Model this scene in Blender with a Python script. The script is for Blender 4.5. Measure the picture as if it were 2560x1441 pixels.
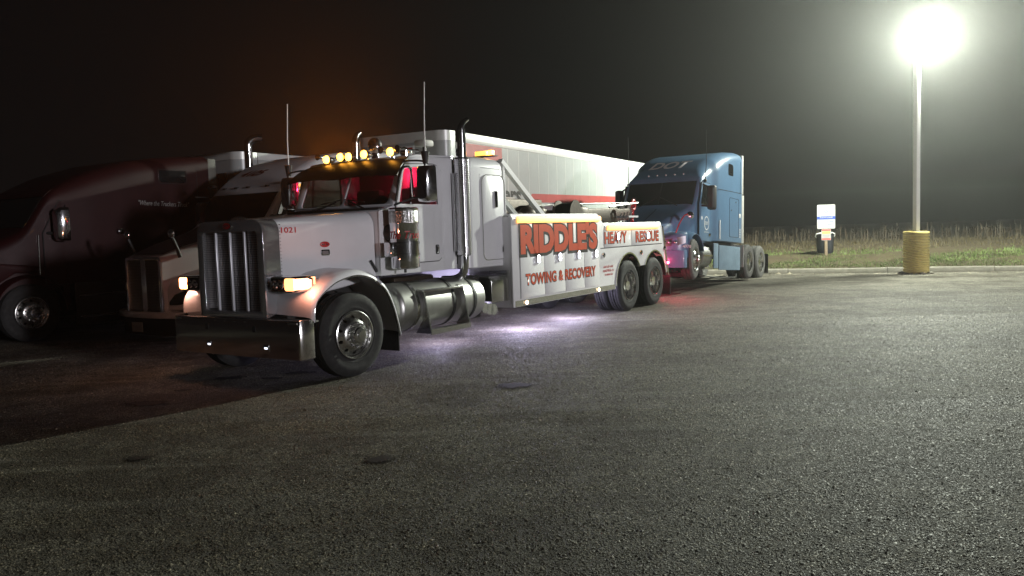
import bpy, bmesh, math, random
import numpy as np
from mathutils import Vector, Matrix
from mathutils.geometry import tessellate_polygon
R = math.radians
PI = math.pi
rnd = random.Random(7)
for o in list(bpy.data.objects): bpy.data.objects.remove(o)
SC = bpy.context.scene
COL = SC.collection

# ------------------------------------------------------------------ camera
cam = bpy.data.cameras.new('camera'); camo = bpy.data.objects.new('camera', cam); COL.objects.link(camo)
PITCH, ROLL, HCAM = 0.0723, -0.0318, 1.737
cam.sensor_width = 36; cam.lens = 36*1996/2560; cam.clip_start = .05; cam.clip_end = 900
fw = Vector((0, math.cos(PITCH), -math.sin(PITCH))); xr0 = Vector((1, 0, 0)); up0 = xr0.cross(fw)
xr = math.cos(ROLL)*xr0+math.sin(ROLL)*up0; ur = -math.sin(ROLL)*xr0+math.cos(ROLL)*up0
camo.matrix_world = Matrix((( xr.x, ur.x, -fw.x, 0), (xr.y, ur.y, -fw.y, 0), (xr.z, ur.z, -fw.z, HCAM), (0, 0, 0, 1)))
SC.camera = camo

# ------------------------------------------------------------------ night sky, site light fill, exposure
wd = bpy.data.worlds.new('World'); SC.world = wd; wd.use_nodes = True
wn = wd.node_tree.nodes; wn.clear()
wo = wn.new('ShaderNodeOutputWorld'); wb = wn.new('ShaderNodeBackground')
wb.inputs[0].default_value = (.0034, .0026, .0026, 1); wb.inputs[1].default_value = 1.0
wd.node_tree.links.new(wb.outputs[0], wo.inputs[0])
sun = bpy.data.lights.new('site_fill', 'SUN'); sun.energy = 1.2; sun.angle = R(3); sun.color = (.97, .94, 1.0)  # sun lamp standing in for unseen site lighting behind the camera
suno = bpy.data.objects.new('site_fill', sun); COL.objects.link(suno)
suno.rotation_euler = Vector((-.74, .66, -.07)).to_track_quat('-Z', 'Y').to_euler()
SC.view_settings.view_transform = 'Standard'; SC.view_settings.look = 'None'
SC.view_settings.exposure = 0; SC.view_settings.gamma = 1; SC.view_settings.use_curve_mapping = False
cy = SC.cycles
cy.use_denoising = True; cy.max_bounces = 6; cy.diffuse_bounces = 2; cy.glossy_bounces = 4; cy.transmission_bounces = 4
cy.volume_bounces = 0; cy.transparent_max_bounces = 12; cy.sample_clamp_indirect = 2.0; cy.caustics_reflective = False; cy.caustics_refractive = False
LAMP_POWER = 20000.0

# ------------------------------------------------------------------ materials
MATS = {}
def mat(name, col, rough=.5, metal=0., var=0., vs=6., bump=0., bs=40., coat=0., emit=None, es=0., spec=.5):
    m = bpy.data.materials.new(name); m.use_nodes = True; nt = m.node_tree; n = nt.nodes; L = nt.links
    b = n['Principled BSDF']; b.inputs['Base Color'].default_value = (*col, 1)
    b.inputs['Roughness'].default_value = rough; b.inputs['Metallic'].default_value = metal
    b.inputs['Coat Weight'].default_value = coat; b.inputs['Coat Roughness'].default_value = .05
    b.inputs['Specular IOR Level'].default_value = spec
    if emit: b.inputs['Emission Color'].default_value = (*emit, 1); b.inputs['Emission Strength'].default_value = es
    if var or bump:
        tc = n.new('ShaderNodeTexCoord')
    if var:
        nz = n.new('ShaderNodeTexNoise'); nz.inputs['Scale'].default_value = vs; nz.inputs['Detail'].default_value = 6; nz.inputs['Roughness'].default_value = .65
        L.new(tc.outputs['Object'], nz.inputs['Vector'])
        rp = n.new('ShaderNodeValToRGB'); rp.color_ramp.elements[0].position = .3; rp.color_ramp.elements[1].position = .7
        rp.color_ramp.elements[0].color = (*[c*(1-var) for c in col], 1); rp.color_ramp.elements[1].color = (*col, 1)
        L.new(nz.outputs['Fac'], rp.inputs[0]); L.new(rp.outputs[0], b.inputs['Base Color'])
        mr = n.new('ShaderNodeMapRange'); mr.inputs['To Min'].default_value = min(1, rough*(1+var)); mr.inputs['To Max'].default_value = rough*(1-.4*var)
        L.new(nz.outputs['Fac'], mr.inputs['Value']); L.new(mr.outputs[0], b.inputs['Roughness'])
    if bump:
        n2 = n.new('ShaderNodeTexNoise'); n2.inputs['Scale'].default_value = bs; n2.inputs['Detail'].default_value = 4
        L.new(tc.outputs['Object'], n2.inputs['Vector'])
        bp = n.new('ShaderNodeBump'); bp.inputs['Strength'].default_value = bump; bp.inputs['Distance'].default_value = .01
        L.new(n2.outputs['Fac'], bp.inputs['Height']); L.new(bp.outputs[0], b.inputs['Normal'])
    MATS[name] = m
    return m
def glass(name, tint, refl=.06):
    m = bpy.data.materials.new(name); m.use_nodes = True; nt = m.node_tree; n = nt.nodes; L = nt.links; n.clear()
    o = n.new('ShaderNodeOutputMaterial'); mx = n.new('ShaderNodeMixShader'); t = n.new('ShaderNodeBsdfTransparent'); g = n.new('ShaderNodeBsdfGlossy')
    t.inputs[0].default_value = (*tint, 1); g.inputs['Roughness'].default_value = .02; g.inputs[0].default_value = (1, 1, 1, 1)
    lw = n.new('ShaderNodeLayerWeight'); lw.inputs[0].default_value = .5; pw = n.new('ShaderNodeMath'); pw.operation = 'POWER'; pw.inputs[1].default_value = 5; L.new(lw.outputs['Facing'], pw.inputs[0])
    fr = n.new('ShaderNodeMath'); fr.operation = 'MULTIPLY_ADD'; fr.inputs[1].default_value = .9; fr.inputs[2].default_value = .05; L.new(pw.outputs[0], fr.inputs[0])
    L.new(fr.outputs[0], mx.inputs[0]); L.new(t.outputs[0], mx.inputs[1]); L.new(g.outputs[0], mx.inputs[2]); L.new(mx.outputs[0], o.inputs[0])
    MATS[name] = m
    return m
def emis(name, col, s): return mat(name, (.8, .8, .8), .4, emit=col, es=s)
def perforated(name, col, scale, metal=1., rough=.2, hole=.35, depth=.6):
    """sheet metal with punched holes: rows of round dark holes with relief"""
    m = mat(name, col, rough, metal); n = m.node_tree.nodes; L = m.node_tree.links; b = n['Principled BSDF']
    tc = n.new('ShaderNodeTexCoord'); v = n.new('ShaderNodeTexVoronoi'); v.inputs['Scale'].default_value = scale; v.inputs['Randomness'].default_value = .12
    L.new(tc.outputs['Object'], v.inputs['Vector'])
    rp = n.new('ShaderNodeValToRGB'); rp.color_ramp.elements[0].position = hole; rp.color_ramp.elements[1].position = hole+.08
    rp.color_ramp.elements[0].color = (.01, .01, .01, 1); rp.color_ramp.elements[1].color = (*col, 1)
    L.new(v.outputs['Distance'], rp.inputs[0]); L.new(rp.outputs[0], b.inputs['Base Color'])
    bp = n.new('ShaderNodeBump'); bp.inputs['Strength'].default_value = depth; bp.inputs['Distance'].default_value = .01
    L.new(v.outputs['Distance'], bp.inputs['Height']); L.new(bp.outputs[0], b.inputs['Normal'])
    return m
white = mat('white_paint', (.74, .74, .76), .28, coat=.35, var=.10, vs=2.5)
body_white = mat('body_white', (.80, .80, .80), .35, coat=.2, var=.06, vs=3)
chrome = mat('chrome', (.80, .81, .83), .07, 1., bump=.03, bs=6)
polished = mat('polished_aluminium', (.72, .72, .70), .2, 1., var=.12, vs=9)
satin = mat('satin_chrome', (.84, .85, .88), .13, .90, bump=.12, bs=11)
bright_bar = mat('bright_bar', (.86, .87, .92), .25, .45)
dullalu = mat('dull_aluminium', (.50, .50, .48), .38, 1., var=.2, vs=8)
rubber = mat('tyre_rubber', (.017, .0165, .016), .75, var=.45, vs=14, bump=.15, bs=60)
dusty_rubber = mat('dusty_tyre_rubber', (.10, .097, .09), .85, var=.35, vs=14, bump=.2, bs=60)
black = mat('black_plastic', (.018, .018, .018), .5, var=.3)
dark = mat('chassis_black', (.022, .021, .020), .7, var=.4, vs=5)
gap = mat('door_seal_rubber', (.012, .012, .012), .8)
brownsteel = mat('oily_steel', (.07, .05, .035), .45, .6, var=.5, vs=10)
orange_ink = mat('orange_lettering', (.62, .075, .02), .4, var=.18, vs=5)
outline_ink = mat('black_lettering', (.014, .012, .010), .45)
red_ink = mat('red_lettering', (.45, .02, .025), .4)
white_ink = mat('white_lettering', (.75, .74, .72), .45)
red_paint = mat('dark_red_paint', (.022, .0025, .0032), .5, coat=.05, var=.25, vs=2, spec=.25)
flag_red = mat('trailer_red_vinyl', (.34, .05, .045), .5, var=.15, vs=4)
blue_paint = mat('blue_paint', (.12, .225, .36), .3, coat=.35, var=.12, vs=2)
dusty_blue = mat('dusty_blue_fairing', (.20, .29, .37), .5, var=.25, vs=3)
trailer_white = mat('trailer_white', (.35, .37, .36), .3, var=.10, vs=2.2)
rail_alu = mat('rail_aluminium', (.60, .61, .58), .35, .15, var=.12, vs=4)
fairing_cream = mat('side_extender_grey', (.50, .49, .45), .6, var=.12)
wood = mat('weathered_wood', (.32, .24, .16), .8, var=.35, vs=18)
yellow = mat('yellow_plastic', (.80, .66, .22), .5, var=.22, vs=7)
pole_white = mat('pole_white_paint', (.82, .82, .77), .45, var=.10, vs=6)
concrete = mat('kerb_concrete', (.30, .28, .23), .9, var=.35, vs=5, bump=.4, bs=30)
sign_white = mat('sign_white', (.38, .38, .37), .4)
sign_blue = mat('sign_blue', (.03, .07, .32), .4)
sign_red = mat('sign_red', (.55, .12, .10), .4)
sign_green = mat('sign_yellow_green', (.50, .55, .10), .4)
grey_ink = mat('grey_lettering', (.25, .25, .30), .5)
dark_glass = mat('dark_glass', (.010, .011, .012), .04, coat=.0, spec=.6)
clear_glass = glass('clear_glass', (.80, .80, .78))
tint_glass = glass('tinted_glass', (.35, .34, .32))
fabric = mat('seat_fabric', (.09, .08, .08), .9, var=.3)
lining = mat('cab_lining', (.22, .20, .20), .8, var=.2)
E_amber = emis('amber_lamp', (1., .40, .035), 15)
E_strip = emis('amber_light_strip', (1., .50, .07), 2.1)
E_strip_halo = emis('amber_strip_halo', (1., .38, .02), 1.6)
E_turn = emis('turn_signal_amber', (1., .30, .10), 4.5)
E_turn_dim = emis('park_lamp_amber', (1., .34, .10), 16.0)
E_white = emis('white_work_lamp', (.82, .86, 1.), 9)
E_marker = emis('warm_marker_lamp', (1., .70, .42), 9)
E_red = emis('red_tail_lamp', (1., .04, .10), 40)
E_pink = emis('red_cabin_lamp', (1., .03, .10), 18)
E_under = emis('underglow_lamp', (.80, .78, 1.), 30)
E_lot = emis('lot_lamp_lens', (.95, 1., .86), 260)
E_tiny = emis('small_white_lamp', (.8, .85, 1.), 2.5)
E_dull_amber = emis('clearance_lamp', (1., .5, .1), 1.2)
perf_chrome = perforated('perforated_chrome', (.80, .80, .82), 34, hole=.24, metal=.93)
perf_fine = perforated('fine_perforated_chrome', (.72, .72, .70), 60, hole=.25)
grille_mesh = perforated('punched_grille_mesh', (.16, .15, .145), 38, metal=.8, rough=.35, hole=.30)
tread_plate = perforated('diamond_plate', (.55, .55, .53), 26, hole=.05, rough=.3)

# ------------------------------------------------------------------ geometry helpers
class G:
    def __init__(s): s.v = []; s.f = []
    def add(s, vs, fs):
        o = len(s.v); s.v += [tuple(p) for p in vs]; s.f += [tuple(i+o for i in f) for f in fs]; return s
    def box(s, x0, x1, y0, y1, z0, z1):
        return s.add([(x0,y0,z0),(x1,y0,z0),(x1,y1,z0),(x0,y1,z0),(x0,y0,z1),(x1,y0,z1),(x1,y1,z1),(x0,y1,z1)],
                     [(3,2,1,0),(4,5,6,7),(0,1,5,4),(1,2,6,5),(2,3,7,6),(3,0,4,7)])
    def frame(s, P, n, a, b, c):
        return s
    def prism(s, pts, a, b, ax='y'): return s.plate(pts, [], a, b, ax)
    def plate(s, outer, holes, a, b, ax='y'):
        """polygon with holes extruded from a to b along an axis; pts: y->(x,z) x->(y,z) z->(x,y)"""
        M = {'y': lambda p, d: (p[0], d, p[1]), 'x': lambda p, d: (d, p[0], p[1]), 'z': lambda p, d: (p[0], p[1], d)}[ax]
        return s.plate3(outer, holes, lambda p, d: M(p, d), a, b)
    def plate3(s, outer, holes, M, a, b):
        loops = [outer]+holes; flat = [p for l in loops for p in l]; N = len(flat)
        tris = tessellate_polygon([[Vector((p[0], p[1], 0)) for p in l] for l in loops])
        vs = [M(p, a) for p in flat]+[M(p, b) for p in flat]
        fs = [tuple(t) for t in tris]+[tuple(i+N for i in reversed(t)) for t in tris]
        if not holes: fs = [tuple(range(N)), tuple(reversed(range(N, 2*N)))]
        o = 0
        for l in loops:
            n = len(l)
            for i in range(n):
                j = (i+1) % n; fs.append((o+i, o+j, o+j+N, o+i+N))
            o += n
        return s.add(vs, fs)
    def loft(s, rings, cap=True, close=True):
        n = len(rings[0]); vs = [p for r in rings for p in r]; fs = []
        for k in range(len(rings)-1):
            for i in range(n if close else n-1):
                j = (i+1) % n; fs.append((k*n+i, k*n+j, (k+1)*n+j, (k+1)*n+i))
        if cap: fs += [tuple(reversed(range(n))), tuple(range((len(rings)-1)*n, len(rings)*n))]
        return s.add(vs, fs)
    def tube(s, path, r, n=8, cap=True, sq=False):
        P = [Vector(p) for p in path]; rr = r if isinstance(r, (list, tuple)) else [r]*len(P); rings = []
        prev = None
        for i, p in enumerate(P):
            t = (P[min(i+1, len(P)-1)]-P[max(i-1, 0)]).normalized()
            if prev is None:
                a = Vector((0, 0, 1)) if abs(t.z) < .9 else Vector((1, 0, 0)); u = t.cross(a).normalized()
            else:
                u = (prev-t*prev.dot(t)).normalized()
            prev = u; w = t.cross(u)
            rings.append([tuple(p+rr[i]*(u*math.cos(2*PI*k/n+PI/4*sq)+w*math.sin(2*PI*k/n+PI/4*sq))) for k in range(n)])
        return s.loft(rings, cap)
    def lathe(s, prof, c, ax='y', n=24, cap=True):
        rings = []
        for r, h in prof:
            ring = []
            for k in range(n):
                a = 2*PI*k/n; ca, sa = r*math.cos(a), r*math.sin(a)
                ring.append({'y': (c[0]+ca, c[1]+h, c[2]+sa), 'x': (c[0]+h, c[1]+ca, c[2]+sa), 'z': (c[0]+ca, c[1]+sa, c[2]+h)}[ax])
            rings.append(ring)
        return s.loft(rings, cap)
    def ball(s, c, r, n=10, sx=1, sy=1, sz=1):
        m = n//2; rings = [[(c[0]+sx*r*math.sin(PI*(k+.02)/(m+.04))*math.cos(2*PI*i/n), c[1]+sy*r*math.sin(PI*(k+.02)/(m+.04))*math.sin(2*PI*i/n), c[2]-sz*r*math.cos(PI*(k+.02)/(m+.04))) for i in range(n)] for k in range(m+1)]
        return s.loft(rings)
    def sheet(s, grid, th):
        """grid[i][j] of points, thickened along its normals"""
        A = np.array(grid, float); gu = np.gradient(A, axis=0); gv = np.gradient(A, axis=1); nn = np.cross(gu, gv)
        nn /= np.linalg.norm(nn, axis=2, keepdims=True)+1e-9; Bk = A-nn*th; ni, nj = A.shape[:2]; N = ni*nj; fs = []
        ix = lambda i, j: i*nj+j
        for i in range(ni-1):
            for j in range(nj-1):
                q = (ix(i,j), ix(i+1,j), ix(i+1,j+1), ix(i,j+1)); fs += [q, tuple(N+k for k in reversed(q))]
        for i in range(ni-1):
            fs += [(ix(i+1,0), ix(i,0), N+ix(i,0), N+ix(i+1,0)), (ix(i,nj-1), ix(i+1,nj-1), N+ix(i+1,nj-1), N+ix(i,nj-1))]
        for j in range(nj-1):
            fs += [(ix(0,j), ix(0,j+1), N+ix(0,j+1), N+ix(0,j)), (ix(ni-1,j+1), ix(ni-1,j), N+ix(ni-1,j), N+ix(ni-1,j+1))]
        return s.add([tuple(p) for p in A.reshape(-1,3)]+[tuple(p) for p in Bk.reshape(-1,3)], fs)
    def mesh(s, name, bev=0, seg=2, auto=38):
        me = bpy.data.meshes.new(name)
        bm = bmesh.new(); vv = [bm.verts.new(p) for p in s.v]
        for f in s.f:
            try: bm.faces.new([vv[i] for i in f])
            except ValueError: pass
        bmesh.ops.recalc_face_normals(bm, faces=bm.faces)
        if bev:
            es = [e for e in bm.edges if len(e.link_faces) == 2 and e.calc_face_angle(0) > R(30)]
            bmesh.ops.bevel(bm, geom=es, offset=bev, segments=seg, profile=.5, affect='EDGES', clamp_overlap=True)
        bm.to_mesh(me); bm.free()
        me.polygons.foreach_set('use_smooth', [True]*len(me.polygons)); me.set_sharp_from_angle(angle=R(auto))
        return me
    def build(s, name, m, parent=None, bev=0, seg=2, auto=38):
        return link(name, s.mesh(name, bev, seg, auto), m, parent)
def link(name, me, m=None, parent=None):
    o = bpy.data.objects.new(name, me); COL.objects.link(o)
    if m: 
        if len(me.materials) == 0: me.materials.append(m)
    if parent: o.parent = parent
    return o
def empty(name, loc=(0,0,0), rz=0, parent=None):
    o = bpy.data.objects.new(name, None); COL.objects.link(o); o.location = loc; o.rotation_euler = (0, 0, rz); o.empty_display_size = .2
    if parent: o.parent = parent
    return o
def tag(o, label=None, cat=None, group=None, kind=None):
    for k, v in (('label', label), ('category', cat), ('group', group), ('kind', kind)):
        if v: o[k] = v
    return o
def rrect(a0, a1, b0, b1, r, n=5):
    """rounded rectangle, r scalar or 4 radii (a0b0, a1b0, a1b1, a0b1)"""
    r = r if isinstance(r, (list, tuple)) else [r]*4; P = []
    for (cx, cy_, rr, t0) in ((a0+r[0], b0+r[0], r[0], PI), (a1-r[1], b0+r[1], r[1], 1.5*PI), (a1-r[2], b1-r[2], r[2], 0), (a0+r[3], b1-r[3], r[3], .5*PI)):
        for k in range(n+1):
            t = t0+.5*PI*k/n; P.append((cx+rr*math.cos(t), cy_+rr*math.sin(t)))
    return P
def circ(cx, cy_, r, n=20, ry=None): return [(cx+r*math.cos(2*PI*k/n), cy_+(ry or r)*math.sin(2*PI*k/n)) for k in range(n)]
def text(name, s, m, parent, org, u, v, W, H, off=0., shear=0., depth=.002, space=1.):
    """lettering as a thin mesh fitted to a W x H box whose lower left corner is org"""
    cu = bpy.data.curves.new('letters', 'FONT'); cu.body = s; cu.offset = off; cu.shear = shear; cu.extrude = 0.0; cu.space_character = space; cu.resolution_u = 3
    ob = bpy.data.objects.new('letters', cu); me = bpy.data.meshes.new_from_object(ob); bpy.data.objects.remove(ob); bpy.data.curves.remove(cu)
    xs = [p.co.x for p in me.vertices]; ys = [p.co.y for p in me.vertices]; x0, x1, y0, y1 = min(xs), max(xs), min(ys), max(ys)
    u = Vector(u).normalized(); v = Vector(v).normalized(); n = u.cross(v); O = Vector(org)
    for p in me.vertices: p.co = O+u*((p.co.x-x0)/(x1-x0)*W)+v*((p.co.y-y0)/(y1-y0)*H)+n*depth
    me.name = name
    return link(name, me, m, parent)
def fine_print(parent, m, org, u, W, H, name='fine_print'):
    """a line of print too small to read: short upright strokes"""
    g = G(); u = Vector(u).normalized(); v = Vector((0,0,1)); n = u.cross(v); x = 0.; O = Vector(org); fr = random.Random(int(W*9000+H*777))
    while x < W-H*.3:
        w = H*fr.uniform(.14, .24)
        for (a, b_) in ((0, 1), (w*1.6, fr.choice((.6, 1)))):
            P = O+u*(x+a)+n*.001+v*(0 if fr.random() < .8 else H*.3); o = len(g.v); h = H*b_*.8
            g.v += [tuple(P), tuple(P+u*w), tuple(P+u*w+v*h), tuple(P+v*h)]; g.f.append((o, o+1, o+2, o+3))
        P = O+u*x+v*(H*fr.choice((0, .4, .8)))+n*.001; o = len(g.v); g.v += [tuple(P), tuple(P+u*w*2.4), tuple(P+u*w*2.4+v*H*.18), tuple(P+v*H*.18)]; g.f.append((o, o+1, o+2, o+3))
        x += w*3.6 if fr.random() < .85 else w*6
    return tag(g.build(name, m, parent), kind='stuff')
def copy_tree(o, parent=None):
    c = o.copy(); COL.objects.link(c); c.parent = parent
    for ch in o.children: copy_tree(ch, c)
    return c
def smooth_path(P, k=4):
    P = [Vector(p) for p in P]; out = []
    for i in range(len(P)-1):
        a, b, c, d = P[max(i-1,0)], P[i], P[i+1], P[min(i+2,len(P)-1)]
        for j in range(k):
            t = j/k; out.append(.5*((2*b)+(c-a)*t+(2*a-5*b+4*c-d)*t*t+(3*b-a-3*c+d)*t**3))
    out.append(P[-1]); return out
# frames
X0, Y0, YAW = -2.9263, 10.3623, 4.1406
def tow(x, y, z=0.):
    c, s = math.cos(YAW), math.sin(YAW); return (X0+c*x-s*y, Y0+s*x+c*y, z)

# ------------------------------------------------------------------ ground
KO = Vector((12.0, 25.45, 0)); KS = Vector((.94, -.34, 0)).normalized(); KT = Vector((.34, .94, 0)).normalized()
def kp(s, t, z=0.): p = KO+KS*s+KT*t; return (p.x, p.y, z)
def vh(t):
    return float(np.interp(t, [0, .15, 3, 6, 13, 40, 400], [.15, .16, .44, .58, .74, .76, .76]))
def ground_mat(stones=False):
    m = bpy.data.materials.new('loose_chippings' if stones else 'gravelly_asphalt'); m.use_nodes = True; nt = m.node_tree; n = nt.nodes; L = nt.links; b = n['Principled BSDF']
    tc = n.new('ShaderNodeTexCoord')
    def noise(sc, det=5, rg=.6):
        x = n.new('ShaderNodeTexNoise'); x.inputs['Scale'].default_value = sc; x.inputs['Detail'].default_value = det; x.inputs['Roughness'].default_value = rg
        L.new(tc.outputs['Object'], x.inputs['Vector']); return x
    def mix(f, a, c, bt='MIX'):
        x = n.new('ShaderNodeMix'); x.data_type = 'RGBA'; x.blend_type = bt
        for s_, val in ((0, f), (6, a), (7, c)):
            if hasattr(val, 'links') or hasattr(val, 'is_linked'): L.new(val, x.inputs[s_])
            elif isinstance(val, (int, float)): x.inputs[s_].default_value = val
            else: x.inputs[s_].default_value = (*val, 1)
        return x.outputs[2]
    def ramp(src, p0, p1, c0=(0,0,0), c1=(1,1,1)):
        x = n.new('ShaderNodeValToRGB'); x.color_ramp.elements[0].position = p0; x.color_ramp.elements[1].position = p1
        x.color_ramp.elements[0].color = (*c0, 1); x.color_ramp.elements[1].color = (*c1, 1); L.new(src, x.inputs[0]); return x.outputs[0]
    big = noise(.22, 6); mid = noise(1.6, 7, .7); fine = noise(30, 5, .7)
    base = mix(ramp(big.outputs['Fac'], .35, .65), (.115, .110, .090), (.180, .172, .145))
    base = mix(ramp(mid.outputs['Fac'], .42, .62), base, (.130, .120, .092))
    v = n.new('ShaderNodeTexVoronoi'); v.inputs['Scale'].default_value = 72; L.new(tc.outputs['Object'], v.inputs['Vector'])
    v2 = n.new('ShaderNodeTexVoronoi'); v2.inputs['Scale'].default_value = 48; L.new(tc.outputs['Object'], v2.inputs['Vector'])
    hs = n.new('ShaderNodeSeparateColor'); L.new(v.outputs['Color'], hs.inputs[0])
    base = mix(ramp(hs.outputs[0], .1, .95, (.45,.45,.45), (1.35,1.3,1.25)), base, base)
    bri = n.new('ShaderNodeMix'); bri.data_type = 'RGBA'; bri.blend_type = 'MULTIPLY'; bri.inputs[0].default_value = .85
    L.new(base, bri.inputs[6]); L.new(ramp(hs.outputs[0], .05, .97, (.25,.25,.25), (2.1,2.05,2.0)), bri.inputs[7]); base = bri.outputs[2]
    # pale limestone dust that has gathered along the kerb
    dt = n.new('ShaderNodeVectorMath'); dt.operation = 'DOT_PRODUCT'; dt.inputs[1].default_value = KT; L.new(tc.outputs['Object'], dt.inputs[0])
    ad = n.new('ShaderNodeMath'); ad.operation = 'MULTIPLY_ADD'; ad.inputs[1].default_value = 4.0; L.new(mid.outputs['Fac'], ad.inputs[0]); L.new(dt.outputs['Value'], ad.inputs[2])
    k0 = KO.dot(KT)
    mr = n.new('ShaderNodeMapRange'); mr.inputs['From Min'].default_value = k0-6.5; mr.inputs['From Max'].default_value = k0+2.5; mr.inputs['To Max'].default_value = .8; L.new(ad.outputs[0], mr.inputs['Value'])
    base = mix(mr.outputs[0], base, (.33, .31, .26))
    # brown dirt trodden into the surface
    dn = noise(.42, 11, .74); base = mix(ramp(dn.outputs['Fac'], .47, .57, (0,0,0), (.78,.78,.78)), base, (.060, .050, .036))
    dn2 = noise(2.3, 9, .75); base = mix(ramp(dn2.outputs['Fac'], .52, .64, (0,0,0), (.6,.6,.6)), base, (.070, .060, .046))
    # faint tyre tracks running along the parking rows, and worn brown patches
    mp = n.new('ShaderNodeMapping'); mp.inputs['Rotation'].default_value = (0, 0, -(YAW_-PI)); mp.inputs['Scale'].default_value = (.10, 1.7, 1); L.new(tc.outputs['Object'], mp.inputs[0])
    tr = n.new('ShaderNodeTexNoise'); tr.inputs['Scale'].default_value = 1.0; tr.inputs['Detail'].default_value = 8; tr.inputs['Roughness'].default_value = .68; tr.inputs['Distortion'].default_value = .6; L.new(mp.outputs[0], tr.inputs['Vector'])
    base = mix(ramp(tr.outputs['Fac'], .50, .66, (0,0,0), (.6,.6,.6)), base, (.085, .072, .055))
    base = mix(ramp(tr.outputs['Fac'], .32, .44, (.5,.5,.5), (0,0,0)), base, (.24, .232, .198))
    # stains and old cracks
    st = noise(.7, 3, .5); base = mix(ramp(st.outputs['Fac'], .60, .72, (0,0,0), (.55,.55,.55)), base, (.06, .052, .042))
    wv = n.new('ShaderNodeTexVoronoi'); wv.feature = 'DISTANCE_TO_EDGE'; wv.inputs['Scale'].default_value = .22
    wm = n.new('ShaderNodeMixRGB'); wm.inputs[0].default_value = .12; L.new(tc.outputs['Object'], wm.inputs[1]); L.new(mid.outputs['Color'], wm.inputs[2]); 
    wa = n.new('ShaderNodeVectorMath'); wa.operation = 'ADD'; sc_ = n.new('ShaderNodeVectorMath'); sc_.operation = 'SCALE'; sc_.inputs['Scale'].default_value = 1.3
    L.new(mid.outputs['Color'], sc_.inputs[0]); L.new(tc.outputs['Object'], wa.inputs[0]); L.new(sc_.outputs[0], wa.inputs[1]); L.new(wa.outputs[0], wv.inputs['Vector'])
    base = mix(ramp(wv.outputs['Distance'], .0, .006, (.5,.5,.5), (0,0,0)), base, (.045, .04, .035))
    if stones:
        gi = n.new('ShaderNodeNewGeometry'); ms = n.new('ShaderNodeMix'); ms.data_type = 'RGBA'; ms.blend_type = 'MULTIPLY'; ms.inputs[0].default_value = 1.0
        L.new(base, ms.inputs[6]); L.new(ramp(gi.outputs['Random Per Island'], 0., 1., (.36,.35,.325), (1.85,1.80,1.62)), ms.inputs[7]); L.new(ms.outputs[2], b.inputs['Base Color'])
        b.inputs['Roughness'].default_value = .6; b.inputs['Specular IOR Level'].default_value = .25; return m
    L.new(base, b.inputs['Base Color'])
    b.inputs['Roughness'].default_value = .8; b.inputs['Specular IOR Level'].default_value = .25
    grit = noise(75, 7, .8); h1 = n.new('ShaderNodeMath'); h1.operation = 'MULTIPLY_ADD'; h1.inputs[1].default_value = .35; L.new(v2.outputs['Distance'], h1.inputs[0]); L.new(v.outputs['Distance'], h1.inputs[2])
    h2 = n.new('ShaderNodeMath'); h2.operation = 'MULTIPLY_ADD'; h2.inputs[1].default_value = -2.6; L.new(grit.outputs['Fac'], h2.inputs[0]); L.new(h1.outputs[0], h2.inputs[2])
    bp = n.new('ShaderNodeBump'); bp.invert = True; bp.inputs['Strength'].default_value = 1.0; bp.inputs['Distance'].default_value = .011
    L.new(h2.outputs[0], bp.inputs['Height']); L.new(bp.outputs[0], b.inputs['Normal'])
    return m
YAW_ = 4.1406
GM = ground_mat()
g = G()
e = 150
g.add([kp(-e,0), kp(e,0), kp(e,-e), kp(-e,-e)], [(0,1,2,3)])
tag(g.build('parking_lot_ground', GM), kind='structure')
verge_mat = mat('verge_soil', (.085, .062, .030), .95, var=.5, vs=1.2, bump=.8, bs=12)
g = G(); ts = [.10, .16, 1, 2, 3, 4.5, 6, 8, 10, 13, 20, 40, 150]; ss = [-150, -60, -30]+list(range(-20, 32, 2))+[45, 80, 150]
rows = [[kp(s_, t_, vh(t_)+(.05*math.sin(s_*1.7+t_)+.03*math.sin(s_*.6-t_*1.3) if 1 < t_ < 40 else 0)) for s_ in ss] for t_ in ts]
g.loft(rows, cap=False, close=False)
tag(g.build('field_ground', verge_mat), kind='structure')
# kerb of cast concrete lengths
kerb = tag(empty('kerb', (0,0,0)), kind='structure')
for i in range(-9, 11):
    a, c = i*3.0+.008+.0, (i+1)*3.0-.008; dz = rnd.uniform(-.006, .006)
    g = G(); rr = []
    for k in range(9):
        s_ = a+(c-a)*k/8; w1 = rnd.uniform(-.012, .012); w2 = rnd.uniform(-.012, .004)
        rr.append([kp(s_, -.02+w1*.3, -.02), kp(s_, -.005+w1, .14+w2+dz), kp(s_, .02+w1, .165+w2+dz), kp(s_, .15, .168+dz), kp(s_, .16, -.02)])
    g.loft(rr); g.build('kerb_stone', concrete, kerb, auto=50)

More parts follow.
